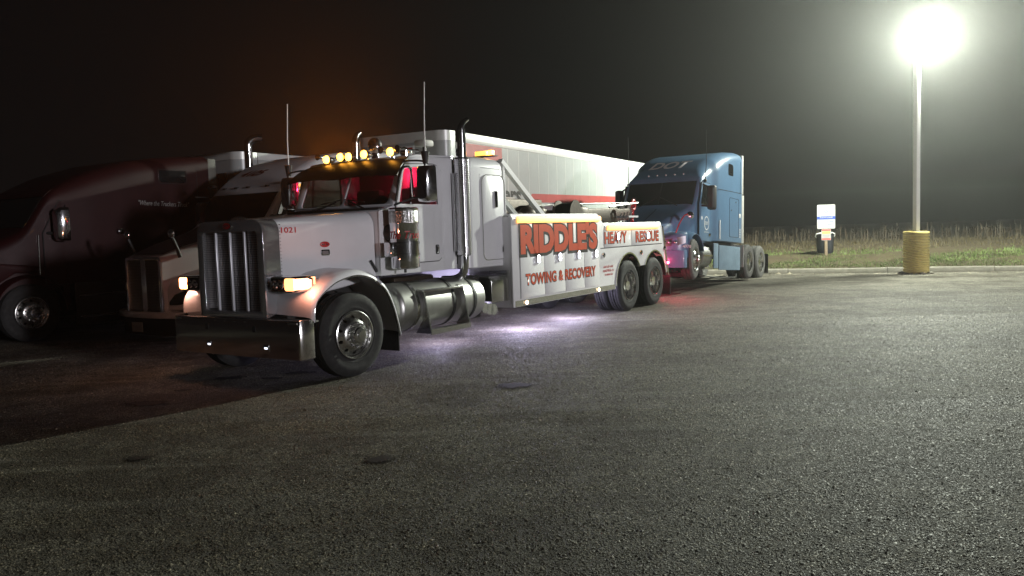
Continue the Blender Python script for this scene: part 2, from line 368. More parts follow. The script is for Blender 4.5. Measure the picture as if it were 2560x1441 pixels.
# ------------------------------------------------------------------ lot lamp (its own light with it)
LP = kp(.75, -.62)
lp = tag(empty('light_pole', (LP[0], LP[1], 0)), 'tall white square lamp post in a ribbed yellow base by the kerb', 'lamp post')
G().box(-.075, .075, -.075, .075, .05, 7.50).build('pole', pole_white, lp, bev=.012)
g = G(); prof = []
base = G().lathe([(.33, 0), (.335, .06), (.325, 1.28), (.30, 1.31)], (0,0,0), 'z', 28).build('base_cover', yellow, lp)
for k in range(17):      # slanting yellow hose coils wound round the base
    z0 = .10+k*.073; path = []
    sl = .012+.075*math.sin(PI*min(1, k/15))
    for j in range(25):
        t = 2*PI*j/24; path.append((.342*math.cos(t), .342*math.sin(t), z0+sl*math.sin(t*1.0-.6)+.01*math.sin(3*t+k)))
    G().tube(path, .034, 7).build('coil', yellow, base)
g = G()
for k in range(14):
    t = 2*PI*k/14+rnd.uniform(-.1,.1); r_ = rnd.uniform(.05,.13); g.ball((.40*math.cos(t), .40*math.sin(t), .01), r_, 7, sz=.55)
g.build('broken_concrete_collar', concrete, lp)
hd = G().box(.05, .75, -.2, .2, 7.45, 7.59).build('lamp_head', pole_white, lp, bev=.03)
G().box(.12, .70, -.16, .16, 7.422, 7.446).build('lens', E_lot, hd)
ll = bpy.data.lights.new('lot_lamp', 'POINT'); ll.energy = LAMP_POWER; ll.shadow_soft_size = .16
ll.use_nodes = True; n_ = ll.node_tree.nodes; L_ = ll.node_tree.links; em_ = n_['Emission']
ge = n_.new('ShaderNodeNewGeometry'); sp_ = n_.new('ShaderNodeSeparateXYZ'); L_.new(ge.outputs['Incoming'], sp_.inputs[0])
ab = n_.new('ShaderNodeMath'); ab.operation = 'ABSOLUTE'; L_.new(sp_.outputs['Z'], ab.inputs[0])
ma = n_.new('ShaderNodeMath'); ma.operation = 'MULTIPLY_ADD'; ma.inputs[1].default_value = -1.22; ma.inputs[2].default_value = 1.46; L_.new(ab.outputs[0], ma.inputs[0])   # wide-throw area optic: most light leaves sideways
L_.new(ma.outputs[0], em_.inputs['Strength']); em_.inputs['Color'].default_value = (.94, 1., .86, 1)
llo = bpy.data.objects.new('lot_lamp', ll); COL.objects.link(llo); llo.parent = lp; llo.location = (.42, 0, 7.12)
lp.rotation_euler = (0, 0, R(18))

# ------------------------------------------------------------------ sign, bin, grass, dry crop, loose stones
def t_of(x, y): return (Vector((x, y, 0))-KO).dot(KT)
sx, sy = 11.45, 29.0; sz = vh(t_of(sx, sy))
sg = tag(empty('parking_sign', (sx, sy, sz), R(-8)), 'white parking notice with blue band on a wooden post in the grass', 'sign')
G().box(-.05, .05, .0, .09, -.1, 1.25).build('post', wood, sg, bev=.006)
pn = G().plate(rrect(-.315, .315, .98, 1.85, .04), [], -.012, -.004, 'y').build('sign_panel', sign_white, sg)
G().box(-.315, .315, -.0165, -.0125, 1.32, 1.43).build('blue_band', sign_blue, pn)
text('lettering', 'FREE PARKING', sign_blue, pn, (-.25, -.0125, 1.735), (1,0,0), (0,0,1), .50, .055)
text('lettering', 'FOR', sign_blue, pn, (-.06, -.0125, 1.665), (1,0,0), (0,0,1), .12, .045)
g = G(); g.plate(circ(0, 1.60, .066, 20, .045), [circ(0, 1.60, .048, 20, .03)], -.0125, -.0155); g.build('oval_emblem', sign_blue, pn)
fine_print(pn, grey_ink, (-.26, -.0125, 1.475), (1,0,0), .52, .035)
fine_print(pn, sign_white, (-.22, -.0170, 1.36), (1,0,0), .44, .055)
fine_print(pn, sign_blue, (.03, -.0125, 1.215), (1,0,0), .21, .032)
fine_print(pn, sign_blue, (.05, -.0125, 1.115), (1,0,0), .17, .03)
pn2 = G().plate(rrect(-.165, .165, .56, .965, .03), [], -.012, -.004, 'y').build('small_sign_panel', sign_white, sg)
G().box(-.15, .15, -.0155, -.0125, .90, .955).build('red_band', sign_red, pn2)
G().box(-.14, .14, -.0155, -.0125, .80, .88).build('yellow_band', sign_green, pn2)
G().box(-.15, .15, -.0155, -.0125, .575, .64).build('red_band', sign_red, pn2)
fine_print(pn2, grey_ink, (-.12, -.0125, .73), (1,0,0), .24, .03)
fine_print(pn2, grey_ink, (-.10, -.0125, .67), (1,0,0), .2, .03)
fine_print(pn2, grey_ink, (-.11, -.0160, .825), (1,0,0), .22, .03)
bx_, by_ = 11.80, 30.0; bz = vh(t_of(bx_, by_))-.03
bn = tag(empty('litter_bin', (bx_, by_, bz)), 'black barrel litter bin with pale handles right behind the sign', 'bin')
black_bin = mat('bin_black', (.012, .014, .018), .5, var=.3)
G().lathe([(.27, 0), (.285, .03), (.30, .35), (.315, .68), (.325, .72), (.30, .74), (.28, .70), (.27, .10)], (0,0,0), 'z', 28).build('barrel', black_bin, bn)
for s_ in (-1, 1):
    G().tube([(s_*.30, .03, .62), (s_*.36, .0, .68), (s_*.34, -.05, .76), (s_*.22, -.12, .80), (s_*.14, -.10, .78)], .022, 7).build('handle', pole_white, bn)
def blades(name, m, pts, parent=None, label=None, cat=None):
    g = G()
    for (x, y, z, h, w, lean, a) in pts:
        dx, dy = math.cos(a)*w, math.sin(a)*w; lx, ly = math.cos(a+1.3)*lean, math.sin(a+1.3)*lean
        g.v += [(x-dx,y-dy,z), (x+dx,y+dy,z), (x+dx*.6+lx*.4,y+dy*.6+ly*.4,z+h*.6), (x-dx*.6+lx*.4,y-dy*.6+ly*.4,z+h*.6), (x+lx,y+ly,z+h)]
        o = len(g.v)-5; g.f += [(o,o+1,o+2,o+3), (o+3,o+2,o+4)]
    me = bpy.data.meshes.new(name); me.from_pydata(g.v, [], g.f); me.materials.append(m)
    o = bpy.data.objects.new(name, me); COL.objects.link(o); tag(o, label, cat, kind='stuff'); return o
def leafmat(name, c0, c1):
    m = mat(name, c0, .7); n = m.node_tree.nodes; L = m.node_tree.links; b = n['Principled BSDF']
    tc = n.new('ShaderNodeTexCoord'); nz = n.new('ShaderNodeTexNoise'); nz.inputs['Scale'].default_value = 1.1; nz.inputs['Detail'].default_value = 8; nz.inputs['Roughness'].default_value = .75
    L.new(tc.outputs['Object'], nz.inputs['Vector']); rp = n.new('ShaderNodeValToRGB'); rp.color_ramp.elements[0].position = .38; rp.color_ramp.elements[1].position = .62
    rp.color_ramp.elements[0].color = (*c0, 1); rp.color_ramp.elements[1].color = (*c1, 1); L.new(nz.outputs['Fac'], rp.inputs[0]); L.new(rp.outputs[0], b.inputs['Base Color'])
    return m
grass_m = leafmat('grass_blades', (.075, .115, .025), (.16, .22, .06)); dry_m = leafmat('dry_grass', (.065, .052, .022), (.11, .085, .038)); corn_m = leafmat('dry_stalks', (.05, .038, .022), (.10, .075, .045))
pts = []; dpts = []
for i in range(62000):
    s_ = rnd.uniform(-12, 22); t_ = .17+abs(rnd.gauss(0, 1))*2.6
    if t_ > 8: continue
    pch = math.sin(s_*.9+1.3*math.sin(t_*.8))+.7*math.sin(t_*1.1+s_*.35)
    p = kp(s_, t_); z = vh(t_)-.02
    isdry = (t_ > 5.0 and rnd.random() < min(.9, (t_-5)*.3+.25*max(0, pch))) or (t_ > 2.2 and pch > 1.2 and rnd.random() < .6)
    h = rnd.uniform(.035, .085)*(1.2 if t_ > 4 else 1)
    (dpts if isdry else pts).append((p[0], p[1], z, h, rnd.uniform(.006, .012), rnd.uniform(0, .07), rnd.uniform(0, 2*PI)))
for i in range(15000):
    s_ = rnd.uniform(-16, 30); t_ = rnd.uniform(5.5, 13); p = kp(s_, t_)
    dpts.append((p[0], p[1], vh(t_)-.03, rnd.uniform(.06, .2), rnd.uniform(.008, .016), rnd.uniform(0, .12), rnd.uniform(0, 2*PI)))
blades('verge_grass', grass_m, pts, label='short green grass on the verge behind the kerb', cat='grass')
blades('dry_verge_grass', dry_m, dpts, label='brown dry grass towards the edge of the field', cat='grass')
cp = []
for i in range(2600):
    row = rnd.randrange(16); t_ = 11.0+row*.76+rnd.gauss(0,.08); s_ = rnd.uniform(-22, 42); p = kp(s_, t_); z = vh(t_)-.03
    h = max(.2, rnd.gauss(.52, .18)); a = rnd.uniform(0, 2*PI); ln = rnd.gauss(0, .1)
    cp.append((p[0], p[1], z, h, .017, ln, a))
    for k in range(rnd.randrange(2, 5)):
        zz = z+h*rnd.uniform(.25, .9); aa = rnd.uniform(0, 2*PI)
        cp.append((p[0], p[1], zz, rnd.uniform(-.12, .22), .018, rnd.uniform(.12, .3), aa))
blades('dry_corn_stalks', corn_m, cp, label='ragged strip of dry broken stalks along the field edge', cat='stalks')
rng = np.random.default_rng(5)
def chippings(N, y0, y1, r0, r1, pw):
    y = y0+(rng.random(N)**pw)*(y1-y0); x = rng.uniform(-.70, .70, N)*y
    ok = ((x-KO.x)*KT.x+(y-KO.y)*KT.y) < -.06; x, y = x[ok], y[ok]; n_ = len(x)
    r = rng.uniform(r0, r1, n_)*(1+.9*(rng.random(n_) < .04)); a = rng.uniform(0, 2*PI, n_)
    V = np.zeros((n_, 5, 3)); 
    for k in range(4):
        rr_ = r*rng.uniform(.65, 1.25, n_); t = a+k*PI/2+rng.uniform(-.35, .35, n_); V[:,k,0] = x+rr_*np.cos(t); V[:,k,1] = y+rr_*np.sin(t); V[:,k,2] = .0006
    V[:,4,0] = x+r*rng.uniform(-.5,.5,n_); V[:,4,1] = y+r*rng.uniform(-.5,.5,n_); V[:,4,2] = r*rng.uniform(.35, .85, n_)
    return V.reshape(-1, 3), n_
VV, tot = [], 0
for args in ((190000, 2.5, 7.5, .0035, .0072, .75), (150000, 7.0, 14., .0045, .0090, .8), (50000, 13., 25.5, .006, .012, .8)):
    v_, n_ = chippings(*args); VV.append(v_); tot += n_
ex_v = []
for i in range(420):
    p = kp(rnd.uniform(-6, 8), -.05-abs(rnd.gauss(0, .6))); r_ = rnd.uniform(.012, .035)
    ex_v.append([(p[0]+r_, p[1], 0), (p[0], p[1]+r_, 0), (p[0]-r_*.9, p[1], 0), (p[0], p[1]-r_, 0), (p[0]+r_*.2, p[1], r_*.8)])
for i in range(9):
    p = kp(-3.6+rnd.gauss(0, .8), -.2+rnd.gauss(0,.05)); r_ = rnd.uniform(.05, .10); ex_v.append([(p[0]+r_, p[1], 0), (p[0], p[1]+r_, 0), (p[0]-r_*.9, p[1], 0), (p[0], p[1]-r_, 0), (p[0]+r_*.2, p[1], r_*.8)])
VV.append(np.array(ex_v).reshape(-1, 3)); VA = np.concatenate(VV); tot = len(VA)//5
F = (np.arange(tot)[:,None,None]*5+np.array([[0,1,4],[1,2,4],[2,3,4],[3,0,4]])[None]).reshape(-1, 3)
me = bpy.data.meshes.new('loose_gravel'); me.vertices.add(len(VA)); me.vertices.foreach_set('co', VA.ravel()); me.loops.add(F.size); me.loops.foreach_set('vertex_index', F.ravel())
me.polygons.add(len(F)); me.polygons.foreach_set('loop_start', np.arange(len(F))*3); me.update(calc_edges=True); me.validate()
tag(link('loose_gravel', me, ground_mat(True)), 'loose grey gravel and chippings scattered over the asphalt', 'gravel', kind='stuff')
oil = mat('oil_stain', (.020, .016, .013), .75, spec=.15); n = oil.node_tree.nodes; L = oil.node_tree.links
tc = n.new('ShaderNodeTexCoord'); ge = n.new('ShaderNodeNewGeometry'); ln_ = n.new('ShaderNodeVectorMath'); ln_.operation = 'LENGTH'; L.new(tc.outputs['Object'], ln_.inputs[0])
nz = n.new('ShaderNodeTexNoise'); nz.inputs['Scale'].default_value = 7; nz.inputs['Detail'].default_value = 9; nz.inputs['Roughness'].default_value = .7; L.new(ge.outputs['Position'], nz.inputs['Vector'])
ad = n.new('ShaderNodeMath'); ad.operation = 'MULTIPLY_ADD'; ad.inputs[1].default_value = 2.4; L.new(nz.outputs['Fac'], ad.inputs[0]); L.new(ln_.outputs['Value'], ad.inputs[2])
mr = n.new('ShaderNodeMapRange'); mr.inputs['From Min'].default_value = 1.8; mr.inputs['From Max'].default_value = 2.2; mr.inputs['To Min'].default_value = .92; mr.inputs['To Max'].default_value = 0; L.new(ad.outputs[0], mr.inputs['Value'])
L.new(mr.outputs[0], n['Principled BSDF'].inputs['Alpha'])
stain_me = bpy.data.meshes.new('oil_stain'); stain_me.from_pydata([(1.3*math.cos(2*PI*k/24), 1.3*math.sin(2*PI*k/24), 0) for k in range(24)], [], [tuple(range(24))]); stain_me.materials.append(oil)
for (x_, y_, a, b_, dirn) in ((-3.95, 8.44, .27, .15, .0), (-.01, 8.81, .27, .16, .1), (-3.55, 9.85, .26, .13, .3), (-3.05, 6.30, .11, .08, .4), (-3.85, 9.15, .11, .06, .0), (-2.75, 10.1, .24, .10, .2), (-1.05, 6.05, .16, .09, .2), (-3.0, 9.75, .16, .07, -.1)):
    o = link('oil_stain', stain_me); o.location = (x_, y_, .011); o.rotation_euler = (0, 0, dirn); o.scale = (a, b_, 1); tag(o, kind='structure')

# ------------------------------------------------------------------ wheels
WH = {}
def wheel_meshes(kind):
    if kind in WH: return WH[kind]
    Rr = .52
    half = [(.292,-.030),(.305,-.006),(.335,.006),(.36,.002),(.40,.012),(.435,.010),(.465,.002),(.492,-.014),(.508,-.030),(.519,-.038)]
    tread = [(.521,-.050),(.522,-.078),(.508,-.080),(.508,-.090),(.522,-.092),(.523,-.125),(.508,-.127),(.508,-.139),(.523,-.141)]
    prof = half+tread; prof = prof+[(r, -.28-h) for r, h in reversed(prof)]
    ty = G().lathe(prof+[(.28, -.24), (.28, -.04)], (0,0,0), 'y', 56, cap=False)
    rings = None
    tyre = ty.mesh('tyre', auto=30)
    rim = G()
    def disc(r0, r1, h0, h1, nh, hr, n_=10):
        for k in range(n_):
            t0, t1 = 2*PI*k/n_, 2*PI*(k+1)/n_; tm = (t0+t1)/2; rm = (r0+r1)/2
            per = []; hol = []
            for (a, b_) in ((0,0),(.33,0),(.67,0),(1,0),(1,.5),(1,1),(.67,1),(.33,1),(0,1),(0,.5)):
                r_ = r0+(r1-r0)*b_; th = t0+(t1-t0)*a; per.append((r_*math.cos(th), h0+(h1-h0)*b_, r_*math.sin(th)))
                an = math.atan2((b_-.5), (a-.5)); rr_ = rm+hr*math.sin(an); tt = tm+hr/rm*math.cos(an); hol.append((rr_*math.cos(tt), h0+(h1-h0)*(rr_-r0)/(r1-r0), rr_*math.sin(tt)))
            back = [(p[0]*.99, p[1]-.02, p[2]*.99) for p in hol]
            rim.add(per+hol+back, [(i, (i+1)%10, 10+(i+1)%10, 10+i) for i in range(10)]+[(10+i, 10+(i+1)%10, 20+(i+1)%10, 20+i) for i in range(10)])
    if kind == 'steer':
        rim.lathe([(.300,-.012),(.298,.012),(.288,.016),(.276,.004),(.268,-.035),(.255,-.045)], (0,0,0), 'y', 40, cap=False)
        disc(.185, .255, .012, -.045, 10, .022)
        rim.lathe([(.185,.012),(.165,.028),(.110,.032),(.105,.045),(.098,.095),(.085,.108),(.05,.112),(.048,.125),(.001,.127)], (0,0,0), 'y', 40, cap=False)
        lug = .028
    else:
        rim.lathe([(.300,-.012),(.298,.006),(.288,.008),(.278,-.012),(.272,-.075),(.262,-.135),(.245,-.150)], (0,0,0), 'y', 40, cap=False)
        disc(.175, .245, -.168, -.150, 10, .021)
        rim.lathe([(.175,-.168),(.12,-.170),(.115,-.165),(.110,-.055),(.10,-.035),(.001,-.030)], (0,0,0), 'y', 40, cap=False)
        lug = -.17
    for k in range(10):
        t = 2*PI*(k+.5)/10; c = (.143*math.cos(t), lug, .143*math.sin(t))
        rim.lathe([(.019,0),(.018,.028),(.012,.048),(.002,.052)], c, 'y', 7)
    rm = rim.mesh('rim', auto=35)
    drum = G().lathe([(.27,-.20),(.262,-.175),(.02,-.185)], (0,0,0), 'y', 24, cap=False).mesh('brake_drum')
    WH[kind] = (tyre, rm, drum); return WH[kind]
def wheel(parent, loc, kind, side, rimmat, tyremat, steer=0., inner=False):
    ty, rm, dr = wheel_meshes(kind)
    w = empty('wheel', loc, (PI if side < 0 else 0)+steer, parent)
    key = (kind, tyremat.name)
    if key not in WH: m2 = ty.copy(); m2.materials.clear(); m2.materials.append(tyremat); WH[key] = m2
    link('tyre', WH[key], None, w)
    if not inner:
        k2 = (kind, rimmat.name, 'r')
        if k2 not in WH: m3 = rm.copy(); m3.materials.clear(); m3.materials.append(rimmat); WH[k2] = m3
        link('rim', WH[k2], None, w); link('brake_drum', dr, dark, w)
    return w

# ------------------------------------------------------------------ the heavy wrecker
TT = tag(empty('tow_truck', (X0, Y0, 0), YAW), 'white heavy wrecker with chrome grille, lit amber roof lamps and orange RIDDLE\'S lettering', 'tow truck')
UB, VZ = (-1,0,0), (0,0,1)
for s_ in (-1, 1):
    G().box(-10.0, .45, s_*.40-.045, s_*.40+.045, .62, .90).build('frame_rail', dark, TT)
    G().lathe([(.07, -.9), (.07, .9)], (0, 0, .5), 'y', 12).build('front_axle', dark, TT) if s_ > 0 else None
for ax in (-7.98, -9.33): G().lathe([(.10,-.95),(.10,-.35),(.24,-.22),(.24,.22),(.10,.35),(.10,.95)], (ax, 0, .52), 'y', 16).build('rear_axle', dark, TT)
for s_ in (-1, 1):
    wheel(TT, (0, s_*1.165, .52), 'steer', s_, polished, rubber, R(-4))
    for ax in (-7.98, -9.33):
        wheel(TT, (ax, s_*1.225, .52), 'dual', s_, polished, rubber); wheel(TT, (ax, s_*.905, .52), 'dual', s_, chrome, rubber, inner=True)
# bumper
bo = [(.66,1.17),(.82,1.17),(.865,1.15),(.88,1.10),(.905,.5),(.91,0),(.905,-.5),(.88,-1.10),(.865,-1.15),(.82,-1.17),(.66,-1.17)]
bi = [(.66,-1.15),(.81,-1.15),(.845,-1.13),(.86,-1.08),(.885,-.5),(.89,0),(.885,.5),(.86,1.08),(.845,1.13),(.81,1.15),(.66,1.15)]
bp = G().prism(bo+bi, .33, .785, 'z').build('bumper', mat('bumper_chrome', (.78,.76,.74), .16, 1., bump=.04, bs=5), TT, bev=.006)
G().box(.55, .885, -1.13, 1.13, .742, .760).build('bumper_top', dullalu, bp)
for y_ in (-.28, -.10, .08, .26): G().ball((.91, y_, .755), .011, 8).build('bolt', chrome, bp)
for y_ in (-.45, .42): G().plate(rrect(y_-.03, y_+.03, .63, .70, .02), [], .895, .9085, 'x').build('tow_pin_slot', black, bp)
for y_ in (-.42, .62): 
    l_ = G().box(.890, .908, y_-.045, y_+.045, .41, .49).build('bumper_lamp', chrome, bp, bev=.004); G().box(.9085, .912, y_-.025, y_+.025, .44, .46).build('bulb', E_tiny, l_)
for y_ in (-.42, .62): G().ball((.86, y_, .325), .012, 8).build('bolt', chrome, bp)
# grille
gs = G(); gs.plate(rrect(-.605, .605, .79, 1.955, (.03,.03,.16,.16), 6), [rrect(-.50, .50, .865, 1.825, (.02,.02,.05,.05), 4)], .80, .858, 'x')
grl = gs.build('grille_shell', satin, TT, bev=.018, seg=3)
def ring_yz(x, w, zb, zt, rt, rb=.03, n=7): return [(x, p[0], p[1]) for p in rrect(-w, w, zb, zt, (rb, rb, rt, rt), n)]
gs = G(); gs.loft([ring_yz(.805,.603,.792,1.953,.16), ring_yz(.60,.592,.85,1.965,.15)], cap=False); gs.loft([ring_yz(.60,.585,.86,1.955,.15), ring_yz(.80,.59,.80,1.94,.16)], cap=False)
gs.build('grille_side', satin, grl)
G().box(.795, .806, -.505, .505, .86, 1.83).build('grille_mesh', grille_mesh, grl)
for k in range(34):
    z_ = .88+k*.0278; G().box(.806, .811, -.498, .498, z_, z_+.006).build('louvre', black, grl)
for y_ in (-.285, -.02, .245): G().box(.811, .842, y_-.017, y_+.017, .868, 1.822).build('grille_bar', bright_bar, grl, bev=.006)
em = G().plate(circ(-.01, 1.892, .075, 20, .038), [], .858, .872, 'x').build('oval_emblem', red_ink, grl, bev=.004)
G().plate(circ(-.01, 1.892, .084, 20, .046), [circ(-.01, 1.892, .074, 20, .037)], .858, .875, 'x').build('emblem_rim', chrome, em)
fine_print(em, chrome, (.8725, -.06, 1.878), (0,1,0), .11, .028)
# hood
hs = G(); st = [(.62,.588,1.0,1.955,.14),(.45,.62,1.0,1.972,.145),(.1,.69,1.02,1.998,.16),(-.3,.77,1.08,2.025,.18),(-.60,.83,1.14,2.043,.19),(-.755,.86,1.16,2.05,.20)]
hs.loft([ring_yz(*a) for a in st]); hood = hs.build('hood', white, TT)
HU = Vector((-1.38,.272,0)).normalized(); HN = Vector((.272,1.38,0)).normalized()
def hp(x, z, d=.004): return Vector((x, .588+(.62-x)*.197, z))+HN*d
text('number', '1021', red_ink, hood, hp(.575, 1.79), HU, VZ, .20, .068, off=.012)
def on_hood(name, pts, m, parent, th=.012):
    g = G(); g.plate3(pts, [], lambda p, d: tuple(hp(p[0], p[1], d)), .001, th); return g.build(name, m, parent, bev=.003)
ob_ = on_hood('oval_badge', circ(-.01, 1.635, .068, 20, .036), red_ink, hood); 
fine_print(ob_, chrome, hp(.035, 1.622, .013), HU, .095, .025)
pl_ = on_hood('hood_vent_badge', rrect(-.075, .05, 1.495, 1.57, .018), chrome, hood); on_hood('inset', rrect(-.055, .03, 1.51, 1.555, .012), lining, pl_, .0145)
hr_ = G()
for k in range(22): hr_.ball(tuple(hp(.59, 1.05+k*.04, .001)), .008, 6)
tag(hr_.build('hood_rivets', chrome, hood), kind='stuff')
G().tube([(.60,0,1.962),(.66,0,1.985),(.74,0,1.99),(.80,0,1.97)], [.03,.026,.016,.012], 8).build('hood_ornament', chrome, hood)
G().tube([(-.765,.875,1.25),(-.66,.875,1.40)], [.022,.014], 6).build('hood_latch', black, hood)
G().plate([(-.75,.4),(-.75,1.1),(.4,1.05),(.5,.9),(.5,.4)], [], -.55, .55, 'y').build('engine_bay', dark, TT)
# front fenders
fp = [(.685,.80),(.675,.95),(.62,1.06),(.47,1.165),(.28,1.252),(.02,1.298),(-.16,1.285),(-.34,1.23),(-.52,1.12),(-.63,.98),(-.71,.82),(-.77,.64),(-.815,.46)]
fp = [(p.x, p.z) for p in smooth_path([(a, 0, b_) for a, b_ in fp], 3)]
for s_ in (-1, 1):
    grid = []
    for (x_, z_) in fp:
        up = .05 if x_ < .5 else .02
        grid.append([(x_, s_*.55, z_+.03), (x_, s_*.80, z_+.02), (x_, s_*1.08, z_+.008), (x_, s_*1.16, z_-.004), (x_*.995, s_*1.19, z_-.025), (x_*.985, s_*1.195, z_-.05)])
    g = G(); g.sheet(grid, .02*s_)
    fd = g.build('fender', white, TT, auto=60)
    G().tube([(x_*.99, s_*1.197, z_-.052) for x_, z_ in fp], .017, 7).build('fender_trim', chrome, fd)
    G().plate([(.66,.80),(.62,1.0),(.3,1.2),(-.1,1.25),(-.45,1.12),(-.70,.80),(-.76,.5),(-.62,.5),(-.55,.8),(-.3,1.02),(0,1.1),(.3,1.02),(.5,.8)], [], s_*.56, s_*.60, 'y').build('inner_panel', dark, fd)
    G().box(-.83, -.815, s_*.80-.28, s_*.80+.36, .20, .62).build('mud_flap', rubber, TT)
    # headlamp pod
    y0, y1 = s_*.655, s_*1.05
    hl = G().loft([[(x_, y_, z_) for y_, z_ in rrect(min(a,b_), max(a,b_), c, d, r_, 4)] for x_, a, b_, c, d, r_ in ((.42, s_*.80, s_*1.02, 1.13, 1.26, .03), (.60, y0, y1+s_*.012, 1.10, 1.29, .04), (.80, y0, y1, 1.095, 1.285, .04), (.825, y0, y1-s_*.02, 1.10, 1.28, .04))]).build('headlight', chrome, TT)
    G().box(.826, .832, min(s_*.67, s_*.90), max(s_*.67, s_*.90), 1.115, 1.265).build('lens', dark_glass, hl, bev=.004)
    for q in (.74, .84): G().lathe([(.055,.0),(.05,.012),(.03,.004),(.014,.014),(.002,.016)], (.832, s_*q, 1.19), 'x', 16).build('reflector', chrome, hl)
    yy = sorted((s_*.905, s_*1.056))
    tsg = G().loft([[(x_, y_, z_) for y_, z_ in rrect(a, b_, 1.12, 1.265, .03, 3)] for x_, a, b_ in ((.50, yy[0]+(.02 if s_ < 0 else .12), yy[1]+(-.02 if s_ > 0 else -.12)), (.62, yy[0]-(.014 if s_ < 0 else 0), yy[1]+(.014 if s_ > 0 else 0)), (.79, yy[0]-(.004 if s_ < 0 else 0), yy[1]+(.004 if s_ > 0 else 0)), (.834, yy[0], yy[1]))])
    tsg.build('turn_signal', E_turn if s_ > 0 else E_turn_dim, hl)
    G().tube([(.70, s_*.60, 1.18), (.70, s_*.70, 1.18)], .035, 8).build('bracket', dark, hl)
    l_ = bpy.data.lights.new('turn_signal_light', 'POINT'); l_.energy = 7 if s_ > 0 else 13; l_.color = (1., .36, .22) if s_ > 0 else (1., .50, .36); l_.shadow_soft_size = .05
    lo = bpy.data.objects.new('turn_signal_light', l_); COL.objects.link(lo); lo.parent = hl; lo.location = (.74, s_*1.16, 1.19)
# cab shell
win = [(-1.17,2.14),(-1.29,2.585),(-1.33,2.625),(-1.38,2.64),(-1.93,2.665),(-1.98,2.65),(-2.005,2.60),(-2.02,2.14)]
side = [(-.775,1.19),(-.775,2.045),(-1.06,2.115),(-1.33,2.70),(-1.42,2.79),(-2.45,2.85),(-2.45,1.19)]
g = G()
for s_ in (-1, 1): g.plate(side, [win], s_*.915, s_*.945, 'y')
g.prism([(-.775,1.19),(-.775,2.045),(-1.06,2.115),(-1.10,2.09),(-.81,2.02),(-.81,1.19)], -.915, .915, 'y')
g.prism([(-1.325,2.69),(-1.42,2.795),(-1.6,2.83),(-2.45,2.86),(-2.45,2.81),(-1.6,2.785),(-1.44,2.74),(-1.36,2.68)], -.945, .945, 'y')
g.box(-2.45, -2.43, -.915, .915, 1.19, 2.05); g.box(-2.43, -.82, -.915, .915, 1.19, 1.25)
cab = g.build('cab', white, TT, bev=.016)
wo_ = Vector((-1.06, 0, 2.115)); wv = Vector((-.27, 0, .585)).normalized(); wnn = Vector((.585, 0, .27)).normalized()
wpt = lambda p, d: tuple(wo_+Vector((0, p[0], 0))+wv*p[1]+wnn*d)
g = G(); g.plate3(rrect(-.945, .945, 0, .645, .02, 2), [rrect(-.83, -.015, .035, .60, .06, 3), rrect(.015, .83, .035, .60, .06, 3)], wpt, -.03, .004); g.build('windscreen_frame', white, cab, bev=.006)
for a in (-1, 1):
    g = G(); g.plate3(rrect(min(a*.01,a*.84), max(a*.01,a*.84), .03, .605, .06, 3), [], wpt, -.016, -.010); g.build('windscreen', tint_glass, cab)
    g = G(); P0 = Vector(wpt((a*.45, -.03), .03)); P1 = Vector(wpt((a*.12, .10), .014)); g.tube([P0, P1], .012, 6); P2 = Vector(wpt((a*.42, .075), .014)); P3 = Vector(wpt((a*-.1+a*.12, .13), .014)); g.tube([P2, P3], .008, 6); g.build('wiper', black, cab)
for s_ in (-1, 1):
    dpoly = [(-1.10,1.335),(-1.10,2.06),(-1.24,2.60),(-1.33,2.68),(-1.93,2.705),(-2.02,2.69),(-2.065,2.62),(-2.09,2.10),(-2.09,1.46),(-2.07,1.38),(-2.0,1.335)]
    big = [(x_*1.0+(.012 if x_ > -1.5 else -.012), z_+(.012 if z_ > 1.9 else -.012)) for x_, z_ in dpoly]
    sl_ = G().plate(big, [win], s_*.9455, s_*.9475, 'y').build('door_seal', gap, cab)
    dr = G().plate(dpoly, [win], s_*.948, s_*.962, 'y').build('cab_door', white, TT, bev=.004)
    G().plate([(x_*1.0, z_) for x_, z_ in win], [], s_*.925, s_*.930, 'y').build('door_glass', clear_glass, dr)
    G().tube([(-1.42, s_*.95, 2.14), (-1.47, s_*.95, 2.64)], .018, 6).build('vent_window_post', chrome, dr)
    h_ = G().plate(rrect(-2.0, -1.925, 1.43, 1.565, .02), [], s_*.962, s_*.968, 'y').build('handle_plate', black, dr)
    G().tube([(-1.965, s_*.972, 1.45), (-1.965, s_*.985, 1.47), (-1.965, s_*.985, 1.53), (-1.965, s_*.972, 1.55)], .013, 7).build('door_handle', chrome, h_)
    rv = G()
    for k in range(16): rv.ball((-1.90, s_*.963, 1.40+.042*k), .007, 6)
    for k in range(24): rv.ball((-2.13-.0*k, s_*.946, 1.25+.06*k), .007, 6)
    tag(rv.build('rivets', white, cab), kind='stuff')
